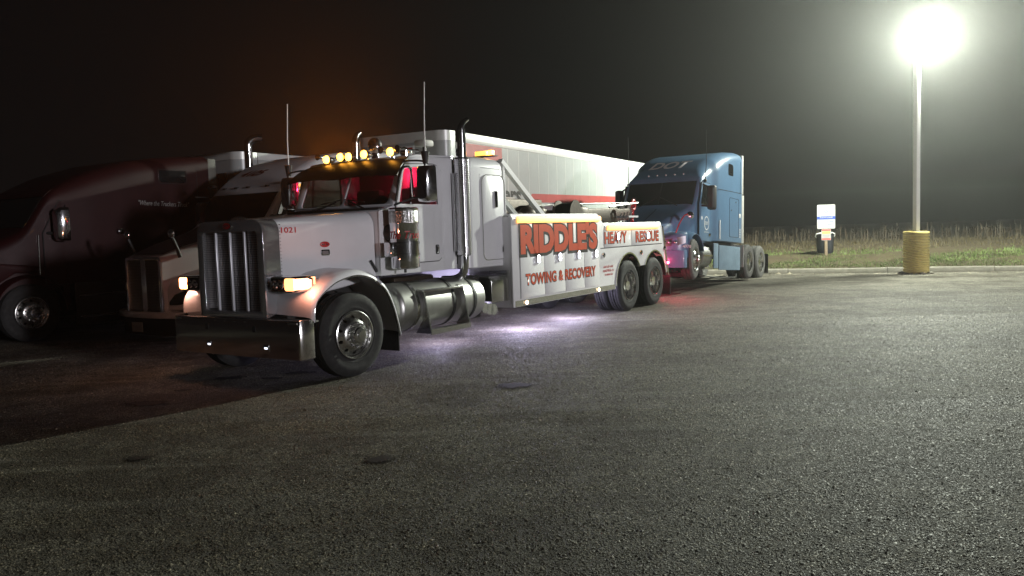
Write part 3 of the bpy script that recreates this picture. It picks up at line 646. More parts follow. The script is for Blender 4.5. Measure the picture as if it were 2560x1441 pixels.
# inside the cab
G().box(-1.35, -.84, -.88, .88, 1.95, 2.10).build('dashboard', black, cab, bev=.03)
G().lathe([(.20,-.012),(.225,0),(.20,.012),(.19,0)], (-1.42, .42, 2.06), 'x', 20).build('steering_wheel', black, cab)
for s_ in (-1, 1):
    st_ = G().box(-2.15, -1.70, s_*.45-.25, s_*.45+.25, 1.55, 1.75).build('seat', fabric, cab, bev=.05); G().box(-2.22, -2.08, s_*.45-.24, s_*.45+.24, 1.75, 2.42).build('seat_back', fabric, st_, bev=.05)
G().box(-2.425, -2.41, -.9, .9, 2.05, 2.80).build('sleeper_curtain', lining, cab)
pk = bpy.data.lights.new('red_cabin_light', 'POINT'); pk.energy = 20; pk.color = (1., .02, .09); pk.shadow_soft_size = .05
pko = bpy.data.objects.new('red_cabin_light', pk); COL.objects.link(pko); pko.parent = TT; pko.location = (-2.25, .15, 2.62)
G().lathe([(.05,0),(.05,.03),(.03,.045),(.002,.05)], (-2.25, .15, 2.72), 'z', 14).build('cabin_lamp', E_pink, cab)
# visor
visor_m = mat('visor_steel', (.010, .009, .009), .45, 0., var=.2, spec=.25)
grid = []
for i in range(9):
    f = i/8; row = []
    for j in range(25):
        y_ = -1.06+2.12*j/24; a = abs(y_)/1.06
        zt_, xt_ = 2.80-.03*a*a, -1.42-.03*a; zl = 2.545-.05*math.exp(-(y_/.30)**2)+.015*math.cos(a*4.7)-.035*max(0, a-.75)/.25; xl = -.94-.09*a*a
        row.append((xt_+(xl-xt_)*f, y_*(.88+.12*f), zt_+(zl-zt_)*(.25*f+.75*f*f)))
    grid.append(row)
G().sheet(grid, .012).build('sun_visor', visor_m, TT, auto=60)
# roof lamps, horns, beacon and spot
for (y_, z_) in ((-.54,2.845),(-.26,2.86),(-.10,2.852),(.20,2.866),(.69,2.862)):
    b_ = G().lathe([(.012,-.16),(.03,-.12),(.052,-.05),(.062,0),(.058,.012)], (-1.36, y_, z_), 'x', 14).build('roof_lamp', chrome, TT)
    G().lathe([(.058,.0125),(.052,.032),(.03,.048),(.002,.054)], (-1.36, y_, z_+.005), 'x', 16).build('lens', E_amber, b_)
    G().tube([(-1.42, y_, z_-.09), (-1.42, y_, z_-.02)], .012, 6).build('stalk', chrome, b_)
    l_ = bpy.data.lights.new('roof_lamp_light', 'SPOT'); l_.energy = 170; l_.color = (1., .25, .01); l_.shadow_soft_size = .03; l_.spot_size = R(135); l_.spot_blend = .6
    lo = bpy.data.objects.new('roof_lamp_light', l_); COL.objects.link(lo); lo.parent = b_; lo.location = (-1.29, y_, z_+.02); lo.rotation_euler = (0, R(-130), 0)
for (y_, l_) in ((-.74, .42), (.50, .55), (.80, .45)):
    hn = G().lathe([(.05,.0),(.045,-.01),(.028,-.06),(.016,-.14),(.011,-l_+.05),(.02,-l_+.04),(.02,-l_)], (-1.36, y_, 2.905), 'x', 16).build('air_horn', chrome, TT)
    G().tube([(-1.55, y_, 2.82), (-1.55, y_, 2.90)], .012, 6).build('horn_foot', chrome, hn)
sp = G().ball((-1.78, .02, 3.05), .105, 16, sz=1.0).build('roof_dome', visor_m, TT)
G().lathe([(.06,-.22),(.05,-.12),(.095,-.09),(.105,-.04),(.10,0)], (-1.78, .02, 3.05), 'z', 18).build('dome_base', chrome, sp)
for (x_, y_) in ((-1.62,.72), (-1.75,.62)):
    G().lathe([(.075,.02),(.07,0),(.04,-.05),(.03,-.12)], (x_, y_, 2.88), 'x', 14).build('air_horn', chrome, TT)
bc = G().box(-2.32, -2.08, .50, .70, 3.00, 3.10).build('strobe_beacon', fairing_cream, TT, bev=.03)
G().tube([(-2.2,.61,2.84),(-2.2,.61,3.0)], .03, 8).build('beacon_post', black, bc)
sb = G().box(-3.95, -3.80, .35, .75, 2.96, 2.975).build('sleeper_beacon', black, TT)
for (a, b_) in ((.36, .58), (.62, .70)): G().box(-3.92, -3.83, a, b_, 2.975, 3.055).build('lens', E_amber if a > .6 else E_strip, sb, bev=.012)
G().tube([(-3.75, .5, 2.86), (-3.86, .5, 2.965)], .02, 6).build('beacon_arm', dark, sb)
# sleeper
def plan_ring(z, x0, x1, w, r): return [(p[0], p[1], z) for p in rrect(x0, x1, -w, w, r, 7)]
g = G(); g.loft([plan_ring(1.175,-3.70,-2.62,1.02,.15), plan_ring(1.19,-3.715,-2.60,1.035,.16), plan_ring(2.70,-3.715,-2.60,1.035,.16), plan_ring(2.79,-3.705,-2.63,1.02,.17), plan_ring(2.85,-3.67,-2.72,.97,.19), plan_ring(2.885,-3.55,-2.9,.86,.2), plan_ring(2.90,-3.3,-3.05,.6,.1)])
slp = g.build('sleeper', white, TT)
G().box(-2.62, -2.44, -.85, .85, 1.25, 2.75).build('sleeper_boot', rubber, slp)
for s_ in (-1, 1):
    o1 = rrect(-3.645, -3.02, 1.29, 2.60, (.10,.10,.14,.14), 6); o2 = rrect(-3.625, -3.04, 1.31, 2.58, (.09,.09,.13,.13), 6)
    sd = G().plate(o1, [], s_*1.0355, s_*1.043, 'y').build('sleeper_door', white, TT, bev=.003)
    G().plate(rrect(-3.655, -3.01, 1.28, 2.61, (.105,.105,.145,.145), 6), [o1], s_*1.0355, s_*1.049, 'y').build('door_trim', polished, sd)
    v_ = G().plate(rrect(-3.43, -3.35, 2.10, 2.36, .01, 2), [], s_*1.043, s_*1.058, 'y').build('marker_frame', chrome, sd, bev=.003)
    G().box(-3.425, -3.37, min(s_*1.058,s_*1.062), max(s_*1.058,s_*1.062), 2.11, 2.35).build('marker_lens', dark_glass, v_)
    hh = G().plate(rrect(-3.575, -3.525, 1.385, 1.50, .015, 3), [], s_*1.043, s_*1.055, 'y').build('door_handle', chrome, sd, bev=.003)
    G().plate(rrect(-3.565, -3.535, 1.40, 1.48, .012, 3), [], s_*1.055, s_*1.0565, 'y').build('handle_slot', black, hh)
    G().plate(circ(-3.675, 1.25, .022, 14), [], s_*1.0355, s_*1.039, 'y').build('round_sticker', sign_blue, slp)
    rv = G()
    for k in range(20): rv.ball((-3.02-.031*k, s_*1.036, 2.71), .007, 6)
    for k in range(36): rv.ball((-3.69, s_*1.036, 1.27+.041*k), .007, 6); rv.ball((-2.985, s_*1.036, 1.27+.038*k), .007, 6)
    for k in range(17): rv.ball((-3.03-.038*k, s_*1.036, 1.225), .007, 6)
    tag(rv.build('rivets', white, slp), kind='stuff')
# exhaust stacks
for s_ in (-1, 1):
    y_ = s_*1.05; x_ = -2.50
    g = G(); g.tube(smooth_path([(x_, y_-s_*.42, 1.02),(x_, y_-s_*.20, 1.03),(x_, y_-s_*.05, 1.10),(x_, y_, 1.25),(x_, y_, 1.4)], 5)+[(x_, y_, 3.20)], .062, 16, cap=False)
    g.tube([(x_, y_, 2.8), (x_, y_, 3.23)], .078, 18)
    tp = smooth_path([(x_,y_,3.22),(x_-.01,y_+s_*.01,3.28),(x_-.06,y_+s_*.02,3.35),(x_-.15,y_+s_*.03,3.40)], 4)
    g.tube(tp, [.055-.002*k for k in range(len(tp))], 14)
    ex = g.build('exhaust_stack', chrome, TT)
    G().lathe([(.09,1.38),(.112,1.40),(.114,2.80),(.09,2.83)], (x_, y_, 0), 'z', 20, cap=False).build('heat_shield', perf_chrome, ex)
    G().tube([(x_+.13, y_-s_*.06, 1.45), (x_+.13, y_-s_*.06, 2.6)], .014, 7).build('grab_rail', chrome, ex)
    G().tube([(x_-.125, y_-s_*.02, 1.40), (x_-.125, y_-s_*.02, 2.78)], .02, 7).build('stack_bracket', perf_fine, ex)
# air cleaners
for s_ in (-1, 1):
    c = (-1.02, s_*1.15, 0)
    a_ = G().lathe([(.14,1.27),(.19,1.285),(.195,1.30),(.195,1.445),(.205,1.447),(.205,1.475),(.195,1.477),(.195,1.595),(.205,1.597),(.205,1.625),(.195,1.627),(.195,1.86),(.202,1.87),(.202,1.88)], c, 'z', 30).build('air_cleaner', chrome, TT)
    G().lathe([(.198,1.88),(.198,2.04)], c, 'z', 30, cap=False).build('intake_screen', perf_fine, a_)
    G().lathe([(.203,2.035),(.205,2.06),(.18,2.08),(.002,2.085)], c, 'z', 30, cap=False).build('air_cleaner_lid', chrome, a_)
    G().tube([(-1.02, s_*1.15, 1.22),(-1.02, s_*1.15, 1.28)], .018, 7).build('drain', black, a_)
    G().box(-.84, -.74, s_*1.10-.06, s_*1.10+.06, 1.44, 1.63).build('mounting_bracket', chrome, a_, bev=.01)
    G().tube([(-1.02, s_*1.13, 1.75),(-.95, s_*.9, 1.75)], .12, 16).build('intake_pipe', black, a_)
    if s_ > 0:
        tx = text('script_lettering', 'The Truck', red_ink, a_, (0,0,1.67), (1,0,0), VZ, .52, .10, off=.006, shear=.35)
        for p in tx.data.vertices:
            t = R(52)+(p.co.x-.26)/.198; p.co = (c[0]+.199*math.cos(t), c[1]+.199*math.sin(t), p.co.z)
# mirrors and aerials
for s_ in (-1, 1):
    y_ = s_*1.32; mg = G(); mg.loft([[(x_, y_+q, z_) for q, z_ in rrect(-.11, .11, 2.15, 2.64, (.05,.05,.04,.04), 4)] for x_ in (-1.40,)]+[[(-1.26, y_+q, z_) for q, z_ in rrect(-.108, .108, 2.155, 2.63, .05, 4)], [(-1.22, y_+q, z_) for q, z_ in rrect(-.08, .08, 2.19, 2.58, .05, 4)]])
    mr_ = mg.build('mirror', chrome, TT)
    G().plate(rrect(y_-.10, y_+.10, 2.17, 2.62, .04, 4), [], -1.404, -1.400, 'x').build('mirror_glass', dark_glass, mr_)
    G().tube(smooth_path([(-1.34,s_*.95,2.72),(-1.30,s_*1.10,2.715),(-1.30,s_*1.30,2.69),(-1.30,s_*1.32,2.62)], 4), .013, 8).build('mirror_arm', black, mr_)
    G().tube(smooth_path([(-1.08,s_*.95,2.12),(-1.22,s_*1.12,2.20),(-1.30,s_*1.26,2.23)], 4), .013, 8).build('mirror_arm', black, mr_)
    if s_ > 0: G().tube(smooth_path([(-1.10,.97,2.18),(-1.12,1.02,2.45),(-1.17,1.03,2.60),(-1.25,1.06,2.63),(-1.30,1.08,2.58),(-1.30,1.10,2.3),(-1.29,1.12,2.22)], 4), .018, 8).build('mirror_loop', chrome, mr_)
    G().lathe([(.035,2.66),(.055,2.80),(.06,2.82),(.0,2.825)], (-1.32, s_*1.32, 0), 'z', 14, cap=False).build('aerial_mount', black, mr_)
    G().tube([(-1.32, s_*1.32, 2.64), (-1.325, s_*1.32, 3.2), (-1.36, s_*1.32, 3.74)], [.010,.008,.006], 7).build('aerial', white_ink, mr_)
# tank, steps, boxes
for s_ in (-1, 1):
    tk = G().lathe([(.05,.03),(.20,.025),(.29,.0),(.335,-.05),(.34,-.08),(.34,-1.92),(.33,-1.96),(.25,-1.99),(.05,-2.0)], (-.93, s_*.80, .73), 'x', 34).build('fuel_tank', dullalu, TT)
    for x_ in (-1.28, -2.10, -2.62): G().lathe([(.342,.03),(.35,.028),(.35,-.028),(.342,-.03)], (x_, s_*.80, .73), 'x', 34, cap=False).build('tank_strap', polished if x_ > -2 else black, tk)
    for x_ in (-1.38, -2.28):
        G().prism([(s_*.98,.98),(s_*1.10,.96),(s_*1.16,.93),(s_*1.27,.38),(s_*1.25,.36),(s_*1.0,.36),(s_*1.13,.55),(s_*1.10,.85)], x_-.012, x_+.012, 'x').build('step_bracket', polished, tk)
    G().box(-2.29, -1.37, s_*1.09-.07, s_*1.09+.07, .925, .955).build('step', polished, tk, bev=.006)
    G().box(-2.29, -1.37, s_*1.18-.09, s_*1.18+.09, .365, .40).build('step', tread_plate, tk, bev=.006)
    G().box(-2.29, -1.37, s_*1.262, s_*1.274, .345, .415).build('step_edge', polished, tk)
    G().box(-2.2, -1.3, s_*.55-.15, s_*.55+.15, 1.0, 1.13).build('hoses', brownsteel, tk, bev=.04)
    bb = G().box(-3.60, -3.06, min(s_*.55,s_*1.10), max(s_*.55,s_*1.10), .64, 1.0).build('battery_box', dark, TT)
    G().prism([(s_*.62,1.0),(s_*1.06,1.0),(s_*1.11,.96),(s_*1.115,.62),(s_*1.135,.62),(s_*1.13,.97),(s_*1.07,1.025),(s_*.62,1.025)], -3.61, -3.07, 'x').build('box_cover', polished, bb, bev=.004)
    for (x_, z_) in ((-3.0,.55),(-3.13,.52),(-3.24,.50)):
        G().lathe([(.09,.10),(.085,.08),(.05,.02),(.025,-.08),(.02,-.2)], (x_, s_*.95, z_), 'y', 14).build('train_horn', chrome, bb)
    G().box(-3.07, -2.62, min(s_*.5,s_*.9), max(s_*.5,s_*.9), .40, 1.05).build('air_tank_box', dark, TT)
# wrecker body
def arch(cx, r, a0=180, a1=0, n=14): return [(cx+r*math.cos(R(a0+(a1-a0)*k/n)), .56+r*math.sin(R(a0+(a1-a0)*k/n))) for k in range(n+1)]
a1 = [(p[0], p[1]) for p in arch(-7.98, .645, 0, 165)]; a2 = arch(-9.33, .645, 25, 180)
prof = [(-3.555,.50),(-3.555,1.965),(-6.60,1.965),(-6.88,1.79),(-9.72,1.79),(-9.80,1.70),(-10.06,.70),(-10.0,.60)]+list(reversed(arch(-9.33,.645,15,170)))[::1]
prof = [(-3.555,.50),(-3.555,1.965),(-6.60,1.965),(-6.88,1.79),(-9.72,1.79),(-9.80,1.70),(-10.06,.70),(-9.975,.62)]
prof += arch(-9.33, .645, 175, 32) + arch(-7.98, .645, 148, 0) + [(-7.33,.50)]
bd = None
for s_ in (-1, 1):
    g = G(); g.plate(prof, [], s_*1.175, s_*1.215, 'y'); bd_ = g.build('body_side', body_white, TT, bev=.006)
    if s_ > 0: bd = bd_
    for cx, aa in ((-7.98, (148, 0)), (-9.33, (175, 32))):
        P = arch(cx, .652, aa[0], aa[1]); g = G(); g.loft([[(x_, s_*1.10, z_-.0), (x_, s_*1.235, z_), (x_+(cx-x_)*.045, s_*1.235, z_-(z_-.56)*.045), (x_+(cx-x_)*.045, s_*1.10, z_-(z_-.56)*.045)] for x_, z_ in P]); g.build('fender_trim', chrome, bd_)
    g = G(); g.prism([(-3.56,1.965),(-6.59,1.965),(-6.59,1.99),(-3.56,1.99)], s_*1.06, s_*1.20, 'y'); g.build('top_rail', body_white, bd_, bev=.01)
    for (x0, x1, zt, zl) in ((-3.56,-6.62,1.985,1.93),(-6.90,-9.74,1.805,1.752)):
        g = G(); g.prism([(s_*1.216,zl-.035),(s_*1.228,zl-.035),(s_*1.228,zl+.005),(s_*1.19,zt+.012),(s_*1.12,zt+.014),(s_*1.12,zt)], x0, x1, 'x'); g.build('top_moulding', body_white, bd_)
    # lit amber strips
    for (x0, x1, z_) in ((-3.70,-6.68,1.905),(-6.98,-9.58,1.732)):
        ls = G().box(x1, x0, min(s_*1.229,s_*1.236), max(s_*1.229,s_*1.236), z_-.060, z_+.050).build('strip_halo', E_strip_halo, bd_)  # glowing backing added to imitate the amber halo round the strip
        G().box(x1+.01, x0-.01, min(s_*1.236,s_*1.262), max(s_*1.236,s_*1.262), z_-.036, z_+.032).build('amber_strip', E_strip, ls, bev=.006)
    G().box(-7.30, -3.60, min(s_*1.2155,s_*1.222), max(s_*1.2155,s_*1.222), .505, .60).build('kick_strip', polished, bd_)
    if s_ < 0: continue
    # compartment doors
    xs = [-3.78, -4.55, -5.275, -6.005, -6.63]
    for k in range(4):
        G().plate(rrect(xs[k+1]+.006, xs[k]-.006, .63, 1.855, .012, 2), [], 1.2155, 1.2235, 'y').build('compartment_door', body_white, TT, bev=.002)
    for (x0, x1, z0, z1) in ((-6.86,-8.12,1.345,1.69),(-8.14,-9.70,1.345,1.69)):
        G().plate(rrect(x1, x0, z0, z1, .012, 2), [], 1.2155, 1.2235, 'y').build('compartment_door', body_white, TT, bev=.002)
    G().box(-9.80, -6.70, 1.2155, 1.2175, 1.325, 1.340).build('seam', gap, bd_)
    G().box(-3.775, -3.765, 1.2155, 1.2175, .62, 1.87).build('seam', gap, bd_)
    # lettering
    Y = 1.2245
    for (sname, x_, z_, W, H, of) in (("RIDDLE'S", -3.80, 1.335, 2.75, .505, .058), ('TOWING & RECOVERY', -3.93, .83, 2.53, .185, .026), ('HEAVY', -6.87, 1.415, 1.03, .225, .022), ('RESCUE', -8.34, 1.405, 1.24, .225, .022)):
        k = .034 if H > .3 else .008
        lt = text('lettering_outline', sname, outline_ink, TT, (x_+k, Y, z_-k*1.6), UB, VZ, W+2*k, H+2.4*k, off=of+(.06 if H > .3 else .03), space=.98 if H > .3 else 1.04)
        text('lettering', sname, orange_ink, lt, (x_, Y+.002, z_), UB, VZ, W, H, off=of, space=.98 if H > .3 else 1.04)
    fine_print(TT, red_ink, (-6.80, 1.2165, .945), UB, .44, .045, 'phone_number'); fine_print(TT, red_ink, (-6.78, 1.2165, .868), UB, .50, .05, 'company_number'); fine_print(TT, red_ink, (-6.86, 1.2165, .795), UB, .36, .045, 'licence_number')
    # fittings
    for (x_, z_) in ((-4.33,1.245),(-5.06,1.245),(-5.77,1.255),(-6.47,1.245),(-7.46,1.545),(-8.95,1.535)):
        wl = G().plate(circ(x_, z_, .058, 18, .080), [], 1.2236, 1.245, 'y').build('work_lamp', chrome, bd, bev=.006)
        for dz in (.032, -.032): G().lathe([(.036,.245-.245),(.034,.010),(.018,.018),(.002,.02)], (x_, 1.2455, z_+dz), 'y', 12).build('bulb', E_white, wl)
    for (x_, z_) in ((-3.93,.552),(-6.56,.552)):
        ml = G().plate(circ(x_, z_, .045, 18), [], 1.2225, 1.232, 'y').build('marker_lamp', chrome, bd); G().lathe([(.034,0),(.03,.012),(.002,.016)], (x_, 1.2322, z_), 'y', 14).build('bulb', E_marker, ml)
    for (x_, z_) in ((-6.82,1.20),(-8.62,1.18),(-9.93,1.22)): G().lathe([(.055,0),(.05,.02),(.03,.03),(.002,.035)], (x_, 1.2165, z_), 'y', 14).build('round_cap', chrome, bd)
    tl = G().box(-10.10, -10.03, 1.17, 1.235, .84, .95).build('tail_lamp', chrome, bd, bev=.01); G().ball((-10.06, 1.245, .89), .030, 10).build('bulb', E_red, tl)
    for (lx, ly, pw_) in ((-10.24, 1.18, 60), (-10.34, .45, 50)):
        l_ = bpy.data.lights.new('tail_light', 'POINT'); l_.energy = pw_; l_.color = (1., .02, .12); l_.shadow_soft_size = .03
        lo = bpy.data.objects.new('tail_light', l_); COL.objects.link(lo); lo.parent = TT; lo.location = (lx, ly, .90)
    G().ball((-10.20, .45, .90), .04, 10).build('bulb', E_red, tl)
    G().plate([(-9.80,1.70),(-10.06,.70),(-10.13,.60),(-10.17,.60),(-9.86,1.72)], [], 1.05, 1.225, 'y').build('rear_corner', polished, bd)
# front and rear walls, deck
G().box(-3.60, -3.556, -1.174, 1.174, .50, 1.95).build('body_front', body_white, TT)
G().box(-3.545, -3.50, .80, 1.15, .62, 1.10).build('tread_plate', tread_plate, TT)
G().box(-9.75, -3.61, -1.17, 1.17, 1.62, 1.66).build('deck', dark, TT)
G().box(-7.2, -3.7, -1.16, 1.16, .62, 1.60).build('tool_compartment', dark, TT)
G().prism([(-9.76,1.66),(-9.80,1.70),(-10.04,.78),(-9.98,.78)], -1.17, 1.17, 'y').build('tailboard', body_white, TT)
G().box(-10.30, -10.28, .72, 1.20, .15, .62).build('mud_flap', rubber, TT)
# body headboard struts
for y_ in (.92, .38):
    G().tube([(-3.74, y_, 2.86), (-5.05, y_, 1.97)], .058, 4, sq=True).build('strut', body_white, TT)
G().box(-3.80, -3.74, -.9, .98, 1.9, 2.86).build('headboard', body_white, TT) if False else None
G().tube([(-3.78,.92,2.84),(-3.78,-.92,2.84)], .045, 4, sq=True).build('headboard_bar', body_white, TT)
for y_ in (.92, -.92): G().tube([(-3.80,y_,1.9),(-3.80,y_,2.86)], .045, 4, sq=True).build('headboard_post', body_white, TT)
# boom, winches and rigging on the deck
bm_ = G().loft([[(x_, y_, z_) for y_, z_ in rrect(-.21+d, .21-d, z0, z1, .03, 2)] for x_, z0, z1, d in ((-6.4,1.70,2.10,0),(-9.7,1.80,2.18,.02),(-9.72,1.86,2.15,.05),(-10.45,1.90,2.17,.06))]).build('boom', brownsteel, TT)
for s_ in (-1, 1):
    sh = G().lathe([(.16,-.035),(.165,-.03),(.12,-.01),(.12,.01),(.165,.03),(.16,.035)], (-10.50, s_*.10, 2.13), 'y', 22).build('boom_sheave', dark, bm_)
    wn_ = G().lathe([(.24,-.2),(.24,-.18),(.13,-.17),(.13,.17),(.24,.18),(.24,.2)], (-6.75, s_*.48, 2.05), 'y', 24).build('winch', brownsteel, TT)
    G().lathe([(.17,-.16),(.185,-.1),(.18,0),(.185,.1),(.17,.16)], (-6.75, s_*.48, 2.05), 'y', 24, cap=False).build('wire_rope', dark, wn_)
    G().box(-7.35, -6.95, s_*.48-.2, s_*.48+.2, 1.7, 2.16).build('winch_motor', brownsteel, wn_, bev=.06)
    G().tube([(-6.9, s_*.3, 2.22), (-10.48, s_*.10, 2.30)], .012, 6).build('winch_cable', dullalu, bm_)
for (x_, r_, z_) in ((-5.55,.17,2.02),(-5.95,.14,2.06),(-7.6,.17,2.05),(-5.2,.12,1.97)): G().ball((x_, .30, z_), r_, 10, sx=1.4, sz=.9).build('rigging_bag', brownsteel, TT)
G().box(-7.7, -4.7, -1.12, -.62, 1.66, 2.37).build('lamp_block_box', brownsteel, TT, bev=.05)  # box added to block lot lamp light passing over the deck
for k in range(4): G().tube([(-8.55-.16*k, .75, 1.8), (-8.62-.16*k, .78, 2.02+.02*k)], .012, 6).build('control_lever', chrome, TT)
G().tube([(-8.2,.7,2.16),(-9.85,.62,2.27)], .022, 6).build('pry_bar', dullalu, TT)
G().box(-9.35, -8.85, .55, .85, 1.93, 1.97).build('tool_tray', body_white, TT)
g = G()
for k in range(12):
    t = k*.5; c = Vector((-9.95+.03*math.sin(k), .45+.02*math.cos(k*2), 2.24-.045*k)); pa = []
    for j in range(9):
        a = 2*PI*j/8; v = Vector((.022*math.cos(a), 0, .036*math.sin(a))) if k % 2 else Vector((0, .022*math.cos(a), .036*math.sin(a))); pa.append(c+v)
    g.tube(pa, .010, 6)
g.build('red_chain', red_ink, TT)
G().tube(smooth_path([(-9.9,.45,2.28),(-9.98,.45,2.34),(-10.08,.45,2.30),(-10.08,.45,2.18),(-10.0,.45,2.12)], 4), .028, 8).build('red_hook', red_ink, TT)
# underlift carrying the blue tractor
G().box(-11.4, -9.6, -.13, .13, .40, .62).build('underlift_boom', dark, TT, bev=.02)
G().box(-12.45, -11.3, -.10, .10, .36, .52).build('underlift_stinger', dark, TT, bev=.02)
G().box(-12.55, -12.35, -.95, .95, .40, .52).build('underlift_crossbar', dark, TT, bev=.02)
# lamps under the body that light the ground
for (x_, y_, p) in ((-2.75,.35,60),(-4.7,.62,140),(-6.4,.62,150)):
    ul = G().box(x_-.05, x_+.05, y_-.05, y_+.05, .56, .60).build('underbody_lamp', black, TT)
    G().lathe([(.035,0),(.03,-.012),(.002,-.014)], (x_, y_, .559), 'z', 12).build('bulb', E_under, ul)
    l_ = bpy.data.lights.new('underbody_light', 'POINT'); l_.energy = p; l_.color = (.70,.64,1.); l_.shadow_soft_size = .04
    lo = bpy.data.objects.new('underbody_light', l_); COL.objects.link(lo); lo.parent = TT; lo.location = (x_, y_, .50)

# ------------------------------------------------------------------ aerodynamic sleeper tractors
class Cab:
    """body lofted through stations (x, half width, z bottom, z top, top radius)"""
    def __init__(s, st, n=70, sm=1.2):
        A = np.array(sorted(st)); s.x = np.linspace(A[0,0], A[-1,0], n); V = np.stack([np.interp(s.x, A[:,0], A[:,k]) for k in range(1,5)], 1)
        k = np.exp(-.5*(np.arange(-4,5)/sm)**2); k /= k.sum(); P = np.pad(V, ((4,4),(0,0)), mode='edge')
        s.V = np.stack([np.convolve(P[:,c], k, 'valid') for c in range(4)], 1)
    def at(s, x): return [float(np.interp(x, s.x, s.V[:,k])) for k in range(4)]
    def loft(s): 
        g = G(); g.loft([ring_yz(float(x), *[float(v) for v in s.V[i]], n=6) for i, x in enumerate(s.x)]); return g
    def ztop(s, x, y):
        w, zb, zt, rt = s.at(x); e_ = abs(y)-(w-rt)
        return zt if e_ <= 0 else zt-rt+math.sqrt(max(0, rt*rt-e_*e_))
    def patch(s, xa, xb, ya, yb, off=.012, ni=10, nj=14, trap=0.):
        grid = []
        for i in range(ni+1):
            f = i/ni; x = xa+(xb-xa)*f; row = []
            for j in range(nj+1):
                y = (ya+(yb-ya)*j/nj)*(1-trap*f); h = .02; dz = (s.ztop(x+h, y)-s.ztop(x-h, y))/(2*h); n = Vector((-dz, 0, 1)).normalized()
                row.append(tuple(Vector((x, y, s.ztop(x, y)))+n*off))
            grid.append(row)
        g = G(); g.sheet(grid, .006); return g
def flat(name, pts, y, th, m, parent, bev=.003):
    g = G(); g.plate(pts, [], y, y+th, 'y'); return g.build(name, m, parent, bev=bev)
def loop_line(name, pts, y, m, parent, r=.006):
    P = [(p[0], y, p[1]) for p in pts]; return G().tube(P+[P[0]], r, 5).build(name, m, parent)
def arch_fender(parent, cx, cz, r, y0, y1, m, a0=-5, a1=190, lip=.03):
    grid = []
    for k in range(19):
        a = R(a0+(a1-a0)*k/18); row = []
        for (f, d) in ((0,.05),(.5,.045),(.85,.02),(1,-.02)): row.append((cx+(r+d)*math.cos(a), y0+(y1-y0)*f, cz+(r+d)*math.sin(a)))
        grid.append(row)
    g = G(); g.sheet(grid, .02 if y1 > y0 else -.02); return g.build('fender', m, parent, auto=70)

# --- blue tractor on the hook, nose raised
bx0 = tow(-17.65, -.15)
BT = tag(empty('blue_tractor', bx0, YAW), 'blue sleeper tractor with DOT on its roof, nose lifted behind the wrecker', 'tractor')
BT.rotation_euler = (0, R(-3.6), YAW)
C = Cab([(6.18,.55,.62,1.18,.16),(6.05,.62,.62,1.36,.2),(5.6,.72,.65,1.58,.22),(5.15,.86,.7,1.76,.22),(4.88,1.0,.8,1.90,.16),(4.80,1.03,.85,1.98,.12),(4.52,1.05,.9,2.60,.10),(4.40,1.06,.95,2.74,.16),(4.1,1.07,1.0,2.98,.32),(3.72,1.10,1.03,3.22,.38),(3.58,1.20,1.04,3.30,.40),(3.1,1.215,1.05,3.48,.38),(2.5,1.22,1.05,3.60,.30),(1.75,1.22,1.05,3.68,.25),(1.46,1.22,1.05,3.68,.25)])
bb_ = C.loft().build('body', blue_paint, BT)
C.patch(4.84, 4.50, -.95, .95, .012).build('windscreen', dark_glass, BT)
C.patch(4.50, 4.40, -1.0, 1.0, .016).build('sun_visor', blue_paint, BT)
for a in (-1, 1): G().tube([(4.90, a*.55, C.ztop(4.90, .5)+.03), (4.80, a*.30, C.ztop(4.80, .3)+.03), (4.72, a*-.02, C.ztop(4.72, 0)+.03)], .012, 6).build('wiper', black, BT)
G().tube([(4.84-.01*k, 0, C.ztop(4.84-.01*k, 0)+.016) for k in range(0, 34, 3)], .014, 6).build('windscreen_divider', gap, BT)
G().tube([(x_, .0, C.ztop(x_, 0)+.004) for x_ in (6.0,5.7,5.4,5.1,4.95)], .006, 5).build('hood_crease', gap, bb_)
for y_ in (-.5, -.25, 0, .25, .5): G().ball((4.30, y_, C.ztop(4.30, y_)+.01), .022, 8).build('clearance_lamp', white_ink, bb_)
text('roof_lettering', 'DOT', mat('pale_lettering', (.75,.70,.72), .5), BT, (4.06, -.62, C.ztop(4.06,0)+.012), (0,1,0), (C.ztop(3.70,0)*0-.36, 0, C.ztop(3.70,0)-C.ztop(4.06,0)), 1.18, .44, off=.03, shear=.3, depth=.014)
